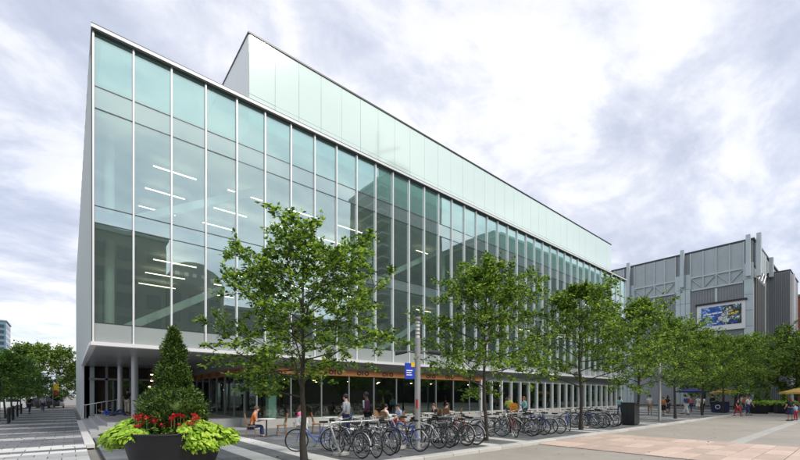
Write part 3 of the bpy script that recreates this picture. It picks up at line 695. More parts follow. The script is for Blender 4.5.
def vine(label, centres, n, seed):
    t = thing('trailing_vine', label, 'plant', (PX, PY, .95)); rnd = random.Random(seed); vs, fs = [], []; st_ = MB()
    for i in range(n):
        c, r = rnd.choice(centres); a = rnd.uniform(0, 6.283); e = rnd.uniform(-.45, 1.4)
        nrm = Vector((math.cos(a)*math.cos(e), math.sin(a)*math.cos(e), math.sin(e)))
        p = Vector(c)+Vector((nrm.x*r[0], nrm.y*r[1], nrm.z*r[2]))*rnd.uniform(.78, 1.08)
        rad = Vector((p.x, p.y, 0)).normalized()
        d = (rad*.8+Vector((rnd.gauss(0, .45), rnd.gauss(0, .45), -.55+rnd.gauss(0, .3)))).normalized()
        up = (nrm+Vector((rnd.gauss(0, .3), rnd.gauss(0, .3), .5))).normalized()
        s_ = rnd.uniform(.06, .118); heart(vs, fs, p, d, up, s_)
        if i % 6 == 0: st_.tube([Vector(c)+Vector((0, 0, -.12)), Vector(c).lerp(p, .6)+Vector((0, 0, .04)), p], [.008, .006, .004], 4, cap=False)
    me = bpy.data.meshes.new('foliage'); me.from_pydata([tuple(v) for v in vs], [], fs); me.materials.append(M('lime')); link('foliage', me, t)
    st_.build('stems', 'stem_green', t)
rt = Vector((math.cos(R(-40)), math.sin(R(-40)), 0)); fw = Vector((math.sin(R(40)), math.cos(R(40)), 0))
def cpos(a, b, z): p = rt*a+fw*b; return (p.x, p.y, z)
vine('lime green trailing vine spilling over the planter rim on the pedestrian street side', [(cpos(-.80, -.30, -.02), (.34, .34, .22)), (cpos(-1.05, -.12, -.12), (.32, .30, .24)), (cpos(-.62, -.52, .04), (.30, .26, .17)), (cpos(-1.2, .1, -.22), (.22, .22, .24)), (cpos(-.72, -.1, .14), (.34, .30, .16)), (cpos(-.36, -.74, .03), (.26, .16, .12))], 1250, 1)
vine('lime green trailing vine spilling over the planter rim on the bicycle side', [(cpos(.62, -.42, .04), (.34, .30, .20)), (cpos(.88, -.16, -.06), (.32, .32, .24)), (cpos(.80, -.42, -.22), (.22, .22, .20)), (cpos(1.02, .06, -.10), (.22, .24, .2)), (cpos(.55, -.2, .14), (.30, .28, .14)), (cpos(.70, -.52, -.12), (.26, .2, .22))], 1050, 2)
gr = thing('geraniums', 'red flowering geraniums between the lime vines in the big planter', 'flowers', (PX, PY, .95)); rnd = random.Random(8); vs, fs = [], []
for i in range(170):
    p = Vector(cpos(rnd.uniform(-.5, .62), rnd.uniform(-.62, -.28), rnd.uniform(.0, .16))); a = rnd.uniform(0, 6.28)
    heart(vs, fs, p, Vector((math.cos(a), math.sin(a), rnd.uniform(-.4, .2))).normalized(), Vector((rnd.gauss(0, .3), rnd.gauss(0, .3), 1)).normalized(), rnd.uniform(.06, .10))
me = bpy.data.meshes.new('foliage'); me.from_pydata([tuple(v) for v in vs], [], fs); me.materials.append(M('leaf_dark')); link('foliage', me, gr)
for i in range(40):
    a, b = rnd.uniform(-.5, .72), rnd.uniform(-.66, -.36); z = rnd.uniform(.17, .40)
    MB().tube([cpos(a, b, 0), cpos(a, b, z)], .006, 4).build('flower_stem', 'stem_green', gr)
    vs, fs = [], []
    for k in range(14):
        d = Vector((rnd.gauss(0, 1), rnd.gauss(0, 1), rnd.gauss(.3, .6))).normalized(); leaf(vs, fs, Vector(cpos(a, b, z))+d*.012, d, .042, .045, rnd)
    me = bpy.data.meshes.new('flower_head'); me.from_pydata([tuple(v) for v in vs], [], fs); me.materials.append(M('petal_red')); link('flower_head', me, gr)

# ------------------------------------------------------------------ bicycles and racks
mat('rubber', (.018, .018, .018), .7); mat('chrome', (.42, .43, .44), .3, metal=.85)
BC = {'blue': (.02, .09, .42), 'black': (.015, .015, .017), 'white': (.75, .75, .75), 'silver': (.45, .46, .47), 'maroon': (.20, .02, .03), 'dark green': (.02, .09, .05), 'navy': (.012, .025, .12), 'red': (.45, .02, .02)}
for k, c in BC.items(): mat('bike_'+k, c, .32, coat=.5, metal=.1)
mat('cloth_white', (.75, .75, .76), .8, bump=.3, bscale=20)
RW = .335
tyre_m = MB().torus(RW, .019, 30, 6).mesh('tyre', 'rubber')
wh = MB().torus(RW-.024, .011, 30, 5)
for k in range(14):
    a = 2*math.pi*k/14; sg = .03 if k % 2 else -.03
    wh.tube([(sg, .02*math.cos(a+1.3), .02*math.sin(a+1.3)), (0, (RW-.025)*math.cos(a), (RW-.025)*math.sin(a))], .0022, 3, cap=False)
wh.tube([(-.05, 0, 0), (.05, 0, 0)], .02, 8); wheel_m = wh.mesh('wheel', 'chrome')
def bike_meshes(style):
    y0, y1 = -.53, .52; bb_ = Vector((0, -.10, .28)); rear = Vector((0, y0, RW+.02)); front = Vector((0, y1, RW+.02))
    seat_t = Vector((0, -.26, .78 if style != 'step' else .74)); head_t = Vector((0, .33, .86)); head_b = Vector((0, .365, .72))
    f = MB(); f.tube([bb_, seat_t], .017, 7); f.tube([head_b, head_t], .02, 7)
    f.tube([bb_, head_b], .02, 7)
    if style == 'step': f.tube([bb_.lerp(seat_t, .35), Vector((0, .1, .50)), head_t-Vector((0, 0, .03))], .016, 7)
    else: f.tube([seat_t-Vector((0, 0, .05)), head_t-Vector((0, 0, .03))], .017, 7)
    for s in (-1, 1):
        o = Vector((.055*s, 0, 0)); f.tube([bb_+o*.5, rear+o], .010, 6); f.tube([seat_t-Vector((0, 0, .06))+o*.3, rear+o], .009, 6)
    fk = MB()
    for s in (-1, 1): fk.tube([head_b+Vector((.03*s, 0, 0)), front+Vector((.05*s, -.02, .1)), front+Vector((.05*s, 0, 0))], .011, 6)
    fk.tube([head_b+Vector((-.03, 0, 0)), head_b+Vector((.03, 0, 0))], .015, 6)
    hb = MB(); top = head_t+Vector((0, .0, .12)); hb.tube([head_t, top, top+Vector((0, .07, .02))], .013, 6)
    c = top+Vector((0, .07, .02))
    if style == 'road': hb.tube([c+Vector((-.21, -.05, -.12)), c+Vector((-.21, .09, -.08)), c+Vector((-.21, .06, 0)), c+Vector((0, 0, 0)), c+Vector((.21, .06, 0)), c+Vector((.21, .09, -.08)), c+Vector((.21, -.05, -.12))], .013, 6)
    else: hb.tube([c+Vector((-.30, -.16, .03)), c+Vector((-.22, -.02, .05)), c, c+Vector((.22, -.02, .05)), c+Vector((.30, -.16, .03))], .012, 6)
    gp, gq = [MB().tube([c+Vector((.30*s, -.16, .03)), c+Vector((.26*s, -.07, .045))], .017, 6) for s in (-1, 1)]
    sp_ = MB(); sp_.tube([seat_t, seat_t+Vector((0, -.03, .14))], .013, 6)
    sd_ = MB(); sc_ = seat_t+Vector((0, -.03, .16))
    sd_.prism([(-.07+sc_.x, sc_.y-.12), (.07+sc_.x, sc_.y-.12), (.075, sc_.y-.04), (.02, sc_.y+.10), (.012, sc_.y+.15), (-.012, sc_.y+.15), (-.02, sc_.y+.10), (-.075, sc_.y-.04)], 'z', sc_.z-.03, sc_.z+.03)
    cr = MB(); cr.torus(.085, .008, 20, 4, tuple(bb_+Vector((.05, 0, 0)))); cr.tube([bb_+Vector((-.08, 0, 0)), bb_+Vector((.08, 0, 0))], .016, 6)
    cr.tube([bb_+Vector((.08, 0, 0)), bb_+Vector((.085, .10, -.13))], .010, 5); cr.tube([bb_+Vector((-.08, 0, 0)), bb_+Vector((-.085, -.10, .13))], .010, 5)
    pd, pe = MB(), MB()
    for s, yy, zz_ in ((1, .0, -.13), (-1, -.2, .13)): (pd if s > 0 else pe).box((min(.085*s, .17*s), yy-.04, bb_.z+zz_-.012), (max(.085*s, .17*s), yy+.04, bb_.z+zz_+.012))
    ch = MB(); ch.tube([bb_+Vector((.05, 0, .085)), rear+Vector((.05, 0, .035))], .005, 4); ch.tube([bb_+Vector((.05, 0, -.085)), rear+Vector((.05, 0, -.035))], .005, 4)
    fds = [MB(), MB()]
    for fd, (w0, a0, a1) in zip(fds, ((rear, 10, 190), (front, 40, 175))):
        pts = [w0+Vector((0, (RW+.04)*math.cos(R(a)), (RW+.04)*math.sin(R(a)))) for a in range(a0, a1+1, 15)]
        for p, q in zip(pts, pts[1:]): fd.add([p+Vector((-.028, 0, 0)), p+Vector((.028, 0, 0)), q+Vector((.028, 0, 0)), q+Vector((-.028, 0, 0)), p*1+Vector((0, 0, .012)), q+Vector((0, 0, .012))], [(0, 3, 5, 4), (1, 4, 5, 2), (0, 1, 2, 3)], True)
    bk = MB()
    for z_, hw in ((.0, .14), (.12, .16), (.22, .18)):
        q = [(c.x-hw, c.y+.08, .78+z_), (c.x+hw, c.y+.08, .78+z_), (c.x+hw, c.y+.08+hw*1.7, .78+z_), (c.x-hw, c.y+.08+hw*1.7, .78+z_)]
        bk.tube(q+[q[0]], .006, 4)
    for a_ in range(9):
        x_ = -1+a_*.25
        for (yy0, yy1) in ((.08, .08), (.08+.14*1.7, .08+.18*1.7)): bk.tube([(x_*.14, c.y+yy0, .78), (x_*.18, c.y+yy1, 1.0)], .004, 3)
    rk = MB(); rk.box((-.06, -.72, .76), (.06, -.36, .775))
    for s in (-1, 1): rk.tube([(.055*s, -.62, .76), (.055*s, y0, RW+.02)], .006, 4)
    return dict(frame=f, fork=fk, handlebar=hb, grip=gp, grip2=gq, seat_post=sp_, saddle=sd_, crank=cr, pedal=pd, pedal2=pe, chain=ch, mudguard=fds[0], mudguard2=fds[1], basket=bk, rack=rk, rear=rear, front=front)
BM = {}
for stl in ('road', 'city', 'step'):
    d = bike_meshes(stl); BM[stl] = {k: (x.mesh(k.rstrip('2'), {'handlebar': 'chrome', 'grip': 'rubber', 'seat_post': 'chrome', 'saddle': 'black', 'crank': 'chrome', 'pedal': 'black', 'chain': 'steel', 'mudguard': 'bike_silver', 'basket': 'dark_metal', 'rack': 'dark_metal'}.get(k.rstrip('2'), 'black')) if isinstance(x, MB) else x) for k, x in d.items()}
mat('reflector', (.75, .02, .01), .3, emit=None)
refl_m = MB().ball((0, 0, 0), (.025, .012, .02), 8, 5).mesh('reflector', 'reflector')
def coloured(me, m):
    c = me.copy(); c.materials[0] = M(m); return c
FR = {}
def bicycle(u, v, ang, style, colour, label, extras=(), lean=0):
    t = thing('bicycle', label, 'bicycle', (u, v, 0), R(ang), 'bicycles parked along the kerb'); t.rotation_euler = (0, lean, R(ang)); d = BM[style]
    for part in ('frame', 'fork'):
        key = (style, part, colour)
        if key not in FR: FR[key] = coloured(d[part], 'bike_'+colour)
        link(part, FR[key], t)
    for part in ('handlebar', 'grip', 'grip2', 'seat_post', 'saddle', 'crank', 'pedal', 'pedal2', 'chain')+tuple(extras)+(('mudguard2',) if 'mudguard' in extras else ()): link(part.rstrip('2'), d[part], t)
    for p in (d['rear'], d['front']):
        wl = link('wheel', wheel_m, t, p); wl.rotation_euler = (random.uniform(0, 6), 0, 0); link('tyre', tyre_m, wl)
    link('reflector', refl_m, t, (0, -.36-.37, .62))
    return t
random.seed(17)
bikes = [(5.0, -9.35, 62, 'step', 'blue', 'blue step-through bicycle with a white cloth over its handlebar', ('mudguard',)),
 (5.25, -10.9, 8, 'city', 'black', 'black bicycle with silver mudguards between the rack foot and other bikes', ('mudguard', 'rack')),
 (5.75, -11.05, -6, 'city', 'black', 'black bicycle with a wire basket at the first rack', ('basket',)),
 (6.2, -10.95, 4, 'city', 'silver', 'silver bicycle with a dark rear carrier at the first rack', ('rack',)),
 (6.75, -10.7, 170, 'city', 'navy', 'navy bicycle parked nose to the kerb at the first rack', ()),
 (7.3, -10.95, 14, 'road', 'blue', 'bright blue road bicycle beside the grey lamp post', ()),
 (8.35, -10.8, 6, 'road', 'white', 'white road bicycle just past the lamp post', ()),
 (8.8, -10.9, -4, 'city', 'black', 'black bicycle with dark carrier next to the white road bicycle', ('rack',)),
 (9.2, -10.7, 176, 'city', 'silver', 'silver bicycle facing the kerb with mudguards at the second rack', ('mudguard',)),
 (9.6, -10.9, 3, 'step', 'dark green', 'dark green step-through bicycle with basket at the second rack', ('basket', 'mudguard')),
 (10.0, -10.95, 10, 'city', 'black', 'black bicycle with carrier and mudguards at the end of the second rack', ('rack', 'mudguard')),
 (10.45, -10.4, -12, 'road', 'red', 'red road bicycle leaning on the second rack', ()),
 (11.0, -10.1, 128, 'city', 'black', 'plain black bicycle angled against the second kerb tree', ()),
 (13.55, -10.6, -40, 'road', 'maroon', 'maroon road bicycle angled beside the third rack', ()),
 (14.1, -10.6, 6, 'city', 'black', 'black bicycle with basket at the third rack', ('basket',)),
 (14.6, -10.5, -4, 'city', 'silver', 'silver bicycle with rear carrier at the third rack', ('rack',)),
 (15.1, -10.65, 175, 'road', 'navy', 'navy road bicycle facing the kerb at the third rack', ()),
 (15.6, -10.6, 8, 'city', 'blue', 'blue bicycle with silver mudguards at the third rack', ('mudguard',)),
 (16.2, -10.8, -8, 'step', 'black', 'black step-through bicycle with pale mudguards ending the third rack', ('mudguard', 'rack')),
 (18.1, -10.7, 125, 'step', 'blue', 'lone blue step-through bicycle between the third and fourth racks', ()),
 (20.2, -10.6, 18, 'city', 'navy', 'navy bicycle with basket at the rack near the litter bin', ('basket',)),
 (20.75, -10.7, 4, 'city', 'black', 'black bicycle with mudguards at the rack near the litter bin', ('mudguard',)),
 (21.3, -10.6, -6, 'step', 'blue', 'blue step-through bicycle with carrier at the rack near the litter bin', ('rack',)),
 (21.9, -10.75, 178, 'road', 'black', 'black road bicycle facing the kerb near the litter bin', ()),
 (22.5, -10.6, 6, 'city', 'silver', 'silver bicycle with basket near the litter bin', ('basket',)),
 (23.1, -10.7, -30, 'city', 'black', 'black bicycle with carrier nearly touching the litter bin', ('rack',))]
bikes += [(12.25, -10.2, 100, 'city', 'silver', 'silver bicycle parked lengthwise past the second kerb tree', ('mudguard',)),
 (12.9, -9.9, 30, 'road', 'black', 'black road bicycle standing loose before the third rack', ()),
 (5.55, -9.75, 176, 'city', 'black', 'black bicycle on the building side of the first rack', ('mudguard', 'basket')),
 (6.05, -9.7, 184, 'step', 'navy', 'navy step-through bicycle on the building side of the first rack', ('rack',)),
 (7.0, -9.65, 172, 'city', 'black', 'black bicycle with carrier on the building side of the first rack', ('rack',)),
 (8.6, -9.7, 178, 'city', 'maroon', 'maroon bicycle on the building side of the second rack', ('mudguard',)),
 (9.4, -9.65, 186, 'city', 'black', 'black bicycle with basket on the building side of the second rack', ('basket',)),
 (10.15, -9.7, 174, 'road', 'navy', 'navy road bicycle on the building side of the second rack', ()),
 (14.35, -9.6, 180, 'city', 'black', 'black bicycle with mudguards on the building side of the third rack', ('mudguard',)),
 (15.35, -9.55, 186, 'step', 'dark green', 'dark green step-through bicycle on the building side of the third rack', ('rack',)),
 (16.0, -9.6, 176, 'city', 'black', 'black bicycle with carrier on the building side of the third rack', ('rack',)),
 (21.0, -9.6, 180, 'city', 'black', 'black bicycle with basket on the building side of the fourth rack', ('basket',)),
 (22.2, -9.6, 185, 'city', 'navy', 'navy bicycle on the building side of the fourth rack', ('mudguard',))]
for b in bikes: bicycle(*b, lean=random.uniform(-.05, .05))
# white cloth over a handlebar
cl = MB(); rnd = random.Random(2); nu_, nv_ = 9, 9
for i in range(nu_):
    for j in range(nv_):
        a = (i/(nu_-1)-.5); b = (j/(nv_-1)-.5); h = .03-abs(a)**1.5*.55-abs(b)**2*.35+rnd.gauss(0, .012)
        cl.v.append((a*.42+rnd.gauss(0, .01), b*.40+rnd.gauss(0, .01), h))
for i in range(nu_-1):
    for j in range(nv_-1): q = i*nv_+j; cl.f.append((q, q+nv_, q+nv_+1, q+1)); cl.mi.append(0); cl.sm.append(True)
clo = cl.build('cloth', 'cloth_white', None, (5.0-math.sin(R(62))*.36, -9.35+math.cos(R(62))*.36, 1.07), R(62)); tag(clo, 'white cloth draped over the handlebar of a blue bicycle', 'cloth')
md = clo.modifiers.new('t', 'SOLIDIFY'); md.thickness = .006
def bike_rack(u0, u1, v, label):
    t = thing('bike_rack', label, 'bike rack', (u0, v, 0), 0, 'bike racks along the kerb'); Lr = u1-u0; H = .93
    MB().tube([(.28, -.22, .02), (.06, -.04, .78), (.03, -.01, .86), (.08, 0, .91), (.2, 0, H), (Lr-.2, 0, H), (Lr-.08, 0, .91), (Lr-.03, -.01, .86), (Lr, -.04, .78), (Lr+.22, -.22, .02)], .03, 10).build('rail', 'steel', t)
    n = int(Lr/.48)
    for k in range(n):
        x = .35+k*(Lr-.5)/max(1, n-1); MB().tube([(x-.12, 0, H-.02), (x+.0, -.06, H-.30), (x+.16, -.10, H-.56)], .02, 7).build('arm', 'steel', t)
    for x in (.28, Lr+.22): MB().bbox((x-.22, -.34, -.002), (x+.22, -.10, .09), .015).build('foot_block', 'concrete', t)
bike_rack(4.95, 7.35, -10.3, 'steel bike rack between the first tree and the lamp post')
bike_rack(8.3, 10.6, -10.25, 'steel bike rack between the lamp post and the second tree')
bike_rack(13.6, 16.6, -10.2, 'steel bike rack between the second and third trees')
bike_rack(20.0, 23.0, -10.3, 'steel bike rack next to the dark litter bin')

# ------------------------------------------------------------------ lamp posts, bins, stands
mat('lamp_glass', (.75, .76, .74), .3); mat('red_paint', (.5, .02, .02), .5); mat('bin_dark', (.022, .026, .028), .4, nscale=2, namt=.2); mat('bin_navy', (.012, .018, .07), .45)
def lamp_post(u, v, label, sign):
    t = thing('lamp_post', label, 'lamp post', (u, v, 0), 0, 'lamp posts along the kerb')
    MB().lathe([(.13, 0), (.13, .04), (.096, .06), (.096, 3.55), (0, 3.56)], 20).build('pole', 'galv', t)
    lh = MB().lathe([(.07, 3.55), (.07, 4.12)], 16).build('lantern', 'lamp_glass', t)
    for z in (3.66, 3.78, 3.9, 4.02): MB().torus(.085, .012, 18, 5, (0, 0, z), 'z').build('louvre', 'galv', lh)
    MB().lathe([(.0, 4.24), (.10, 4.22), (.10, 4.1), (0, 4.1)], 18).build('cap', 'galv', t)
    MB().tube([(-.34, .28, 3.12), (.34, -.28, 3.12)], .025, 8).build('cross_arm', 'galv', t)
    for s in (-1, 1): MB().tube([(.26*s, -.215*s, 3.12), (.56*s, -.46*s, 3.07)], [.05, .085], 10).build('spot_light', 'dark_metal', t)
    if sign:
        B((-.105, -.085, 1.32), (-.06, -.03, 1.6)).build('sticker', 'red_paint', t)
        s = B((-.46, -.02, 2.24), (-.13, .02, 2.74)).build('sign_plate', 'sign_blue', t); s.rotation_euler = (0, 0, R(-12))
        B((-.25, -.026, 2.62), (-.12, -.021, 2.77)).build('sign_corner', 'yellow', s)
        for k, (a, b, z) in enumerate(((-.42, -.2, 2.49), (-.42, -.24, 2.42), (-.42, -.22, 2.35))): B((a, -.026, z), (b, -.021, z+.03)).build('sign_line', 'white_paint', s)
        for z in (2.35, 2.65): MB().tube([(-.14, 0, z), (0, 0, z)], .012, 6).build('bracket', 'galv', t)
lamp_post(7.8, -10.97, 'grey lamp post with a blue sign, standing between parked bicycles', True)
lamp_post(30.4, -10.97, 'plain grey lamp post beyond the litter bin', False)
t = thing('litter_bin', 'tall dark litter bin with slanted top at the end of the bicycles', 'bin', (24.6, -11.2, 0))
MB().prism([(-.38, .06), (.38, .06), (.38, 1.06), (-.38, 1.28)], 'y', -.36, .36).build('body', 'bin_dark', t)
B((-.33, -.3, 0), (.33, .3, .06)).build('base', 'black', t)
for y in (-.33, .01): MB().box((-.395, y, .16), (-.381, y+.32, 1.1)).build('door', 'bin_dark', t)
MB().prism([(-.42, 1.285), (.40, 1.075), (.40, 1.11), (-.42, 1.32)], 'y', -.4, .4).build('lid', 'dark_metal', t)
t = thing('cube_stand', 'dark blue cube stand with a white ring emblem by the kerb', 'stand', (49.6, -10.6, 0))
MB().bbox((-.6, -.6, .05), (.6, .6, 1.05), .04).build('body', 'bin_navy', t); B((-.64, -.64, 1.05), (.64, .64, 1.12)).build('lid', 'bin_dark', t); B((-.5, -.5, 0), (.5, .5, .05)).build('base', 'black', t)
MB().torus(.18, .04, 20, 5, (-.61, .1, .6), 'x').build('emblem', 'white_paint', t)
t = thing('menu_stand', 'orange menu stand with rounded top at the cafe terrace', 'stand', (19.6, -6.6, 0), R(-30))
mat('menu_orange', (.75, .28, .03), .5)
MB().prism([(-.24, .62), (.24, .62), (.24, 1.18), (.15, 1.27), (-.15, 1.27), (-.24, 1.18)], 'y', -.03, .03).build('board', 'menu_orange', t)
for x in (-.2, .2): B((x-.02, -.025, 0), (x+.02, .025, .64)).build('leg', 'dark_metal', t)
B((-.3, -.2, -.002), (.3, .2, .02)).build('foot', 'dark_metal', t)
for k in range(4): B((-.17, -.036, .78+k*.09), (.17-.05*(k % 2), -.031, .80+k*.09)).build('print_line', 'brown_ink', t)

# ------------------------------------------------------------------ cafe terrace
mat('rattan', (.26, .14, .06), .7, nscale=30, namt=.35, bump=.4, bscale=80); mat('table_white', (.70, .70, .68), .4)
def cafe_table(u, v, label):
    t = thing('cafe_table', label, 'table', (u, v, 0), 0, 'cafe tables on the terrace')
    MB().lathe([(0, .72), (.38, .72), (.39, .735), (.38, .75), (0, .75)], 24).build('table_top', 'table_white', t)
    MB().lathe([(.03, .03), (.03, .72)], 10).build('post', 'dark_metal', t); MB().lathe([(0, 0), (.24, 0), (.24, .015), (.03, .04)], 18).build('base', 'dark_metal', t)
chm = {}
x = MB(); x.lathe([(0, .43), (.2, .43), (.22, .445), (.2, .465), (0, .465)], 18); chm['seat'] = x.mesh('seat', 'rattan')
x = MB(); pts = [(-.2, -.12, .46), (-.21, -.19, .75), (-.14, -.22, .90), (0, -.23, .95), (.14, -.22, .90), (.21, -.19, .75), (.2, -.12, .46)]; x.tube(pts, .018, 7); chm['back_frame'] = x.mesh('back_frame', 'rattan')
x = MB()
for k in range(5):
    a, b = pts[1+(k > 2)], None
x.add([(-.19, -.17, .55), (0, -.2, .55), (.19, -.17, .55), (-.2, -.19, .75), (0, -.22, .75), (.2, -.19, .75), (-.13, -.215, .89), (0, -.23, .93), (.13, -.215, .89)], [(0, 1, 4, 3), (1, 2, 5, 4), (3, 4, 7, 6), (4, 5, 8, 7)], True); chm['back_panel'] = x.mesh('back_panel', 'rattan')
for k, (a, b) in enumerate(((-1, 1), (1, 1), (-1, -1), (1, -1))): chm[f'leg{k}'] = MB().tube([(.15*a, .14*b, .44), (.19*a, .19*b, 0)], .016, 6).mesh('leg', 'rattan')
def cafe_chair(u, v, rz, label):
    t = thing('cafe_chair', label, 'chair', (u, v, 0), R(rz), 'rattan chairs on the terrace')
    for k, me in chm.items(): link(k.rstrip('0123'), me, t)
tabs = [(8.3, -4.6, 'white cafe table behind the two walking men'), (12.0, -4.2, 'white cafe table with a reader, behind the white road bicycle'), (14.6, -4.4, 'white cafe table where a person in black sits'), (17.6, -3.2, 'unoccupied white cafe table next to the menu stand'), (5.6, -4.0, 'white cafe table where a person in orange sits')]
for u, v, lb in tabs: cafe_table(u, v, lb)
k = 0
for (u, v, lb) in tabs:
    for a in (30, 200, 300) if k % 2 else (75, 250): cafe_chair(u+.62*math.sin(R(a)), v-.62*math.cos(R(a)), a, 'rattan cafe chair drawn up to the ' + lb.split(' where')[0].split(' with')[0].split(',')[0].replace('white cafe', 'cafe') + {'a': ''}.get('a') if False else 'rattan chair drawn up to the '+lb.replace('white ', '', 1).replace(', behind the white road bicycle', ''))
    k += 1

# ------------------------------------------------------------------ people
mat('skin_light', (.55, .33, .24), .55); mat('skin_dark', (.13, .065, .04), .55)
mat('hair_dark', (.015, .011, .009), .6); mat('hair_brown', (.10, .05, .025), .6); mat('hair_red', (.22, .07, .03), .6); mat('shoe', (.03, .028, .026), .5); mat('eye', (.01, .01, .01), .3)
for nm, c in dict(grey=(.36, .38, .41), purple=(.075, .02, .06), lime=(.42, .60, .06), teal=(.25, .55, .52), khaki=(.36, .28, .17), cream=(.68, .66, .60), blue=(.03, .12, .48), white=(.78, .78, .78), black=(.015, .015, .017),
                  red=(.52, .02, .035), pink=(.70, .12, .30), orange=(.62, .18, .05), denim=(.035, .06, .15), navy=(.015, .02, .06), brown=(.14, .08, .045), sky=(.30, .50, .75)).items(): mat('cloth_'+nm, c, .85, bump=.25, bscale=14)
PENDING = []
def skin_obj(name, joints, edges, root, m, parent, extra=None):
    idx = {k: i for i, k in enumerate(joints)}
    me = bpy.data.meshes.new(name); me.from_pydata([j[0] for j in joints.values()], [(idx[a], idx[b]) for a, b in edges], [])
    o = link(name, me, parent); o.modifiers.new('s', 'SKIN'); sv = me.skin_vertices[0].data
    for k, j in joints.items():
        r = j[1]; sv[idx[k]].radius = r if isinstance(r, tuple) else (r, r)
    sv[idx[root]].use_root = True
    ss = o.modifiers.new('d', 'SUBSURF'); ss.levels = ss.render_levels = 1
    PENDING.append((o, M(m), extra)); return o
def person(u, v, rz, pose, label, shirt, pants, hair='hair_dark', skin='skin_light', h=1.72, sleeve='short', long_hair=False, bag=None, skirt=False, z=0, group=None, jacket=None):
    t = thing('person', label, 'person', (u, v, z), R(rz), group); k = h/1.74; t.scale = (k, k, k)
    V = lambda *a: Vector(a)
    # joints, the person faces -Y
    if pose == 'sit': P = V(0, 0, .52); kneeL, kneeR = V(.10, -.42, .50), V(-.10, -.42, .52); ankL, ankR = V(.11, -.40, .09), V(-.10, -.46, .09); lean = -.06
    elif pose == 'lie': P = V(0, 0, .14); lean = 0; kneeL, kneeR = V(.1, -.42, .40), V(-.1, -.44, .16); ankL, ankR = V(.1, -.62, .08), V(-.1, -.84, .09)
    else:
        P = V(0, 0, .94); lean = -.02; st_ = {'walk': .26, 'walk2': -.24, 'stand': .03}[pose]
        kneeL, kneeR = V(.09, -st_*.75-.04, .51), V(-.09, st_*.45-.02, .50); ankL, ankR = V(.10, -st_*1.05, .09), V(-.10, st_*1.15, .10+.06*abs(st_)*2)
    up = V(0, lean, .21)
    if pose == 'lie': up = V(0, .20, .05)
    sp1 = P+up; ch_ = sp1+up*1.05; nk = ch_+up*.62; hd = nk+up*.45+V(0, -.02, 0); ht = hd+up*.52
    shL, shR = ch_+V(.175, 0, .03), ch_+V(-.175, 0, .03)
    if pose in ('walk', 'walk2'):
        q = .2 if pose == 'walk' else -.2; elL, elR = shL+V(.05, q*.5, -.28), shR+V(-.05, -q*.5, -.28); wrL, wrR = elL+V(0, q*.2-.10, -.23), elR+V(0, -q*.2-.10, -.23)
    elif pose == 'sit': elL, elR = shL+V(.05, -.08, -.27), shR+V(-.05, -.08, -.27); wrL, wrR = elL+V(-.05, -.23, .06), elR+V(.05, -.23, .06)
    elif pose == 'lie': elL, elR = shL+V(.1, -.12, -.16), shR+V(-.1, -.12, -.16); wrL, wrR = elL+V(-.08, -.2, .0), elR+V(.08, -.2, 0)
    else: elL, elR = shL+V(.06, .03, -.28), shR+V(-.07, .0, -.27); wrL, wrR = elL+V(-.04, -.18, -.14), elR+V(.05, -.2, .10)
    hpL, hpR = P+V(.09, 0, -.03), P+V(-.09, 0, -.03)
    toeL, toeR = ankL+V(0, -.16, -.05), ankR+V(0, -.16, -.05)
    hnL, hnR = wrL+(wrL-elL).normalized()*.07, wrR+(wrR-elR).normalized()*.07
    J = {'P': (P, (.13, .10)), 's': (sp1, (.12, .09)), 'c': (ch_, (.14, .10)), 'n': (nk, .052), 'h': (hd, (.072, .085)), 't': (ht, (.075, .088)), 'no': (hd.lerp(ht, .35)+V(0, -.105, 0), .012),
         'a': (shL, .055), 'b': (shR, .055), 'd': (elL, .040), 'e': (elR, .040), 'f': (wrL, .028), 'g': (wrR, .028), 'i': (hnL, (.036, .02)), 'j': (hnR, (.036, .02)),
         'k': (hpL, .085), 'l': (hpR, .085), 'm': (kneeL, .055), 'o': (kneeR, .055), 'q': (ankL, .038), 'r': (ankR, .038), 'u': (toeL, .035), 'v': (toeR, .035)}
    E = [('P', 's'), ('s', 'c'), ('c', 'n'), ('n', 'h'), ('h', 't'), ('h', 'no'), ('c', 'a'), ('c', 'b'), ('a', 'd'), ('b', 'e'), ('d', 'f'), ('e', 'g'), ('f', 'i'), ('g', 'j'), ('P', 'k'), ('P', 'l'), ('k', 'm'), ('l', 'o'), ('m', 'q'), ('o', 'r'), ('q', 'u'), ('r', 'v')]
    fg = MB()
    for wr, hn, s in ((wrL, hnL, 1), (wrR, hnR, -1)):
        d = (hn-wr).normalized(); sd_ = d.cross(V(1, 0, .01)).normalized(); pn = d.cross(sd_)
        for i_, (of, ln) in enumerate(((-.026, .062), (-.009, .074), (.009, .070), (.025, .054))):
            b0 = hn+sd_*of+d*.01; fg.tube([b0, b0+d*ln*.5+pn*.004*s, b0+d*ln*.9-pn*.022*s], [.0095, .009, .006], 5)
        b0 = wr.lerp(hn, .45)-sd_*.03; fg.tube([b0, b0+d*.03-sd_*.025, b0+d*.06-sd_*.025-pn*.012*s], [.011, .010, .007], 5)
    skin_obj('body', J, E, 'P', skin, t, fg)
    g_ = lambda key, r: (J[key][0], r)
    sh_ = {'P': (P+up*.0, (.152, .122)), 's': g_('s', (.142, .112)), 'c': g_('c', (.16, .12)), 'n': (ch_.lerp(nk, .72), .068), 'a': g_('a', .074), 'b': g_('b', .074), 'd': (shL.lerp(elL, 1 if sleeve == 'long' else .62), .058), 'e': (shR.lerp(elR, 1 if sleeve == 'long' else .62), .058)}
    se = [('P', 's'), ('s', 'c'), ('c', 'n'), ('c', 'a'), ('c', 'b'), ('a', 'd'), ('b', 'e')]
    if sleeve == 'long': sh_.update({'f': g_('f', .042), 'g': g_('g', .042)}); se += [('d', 'f'), ('e', 'g')]
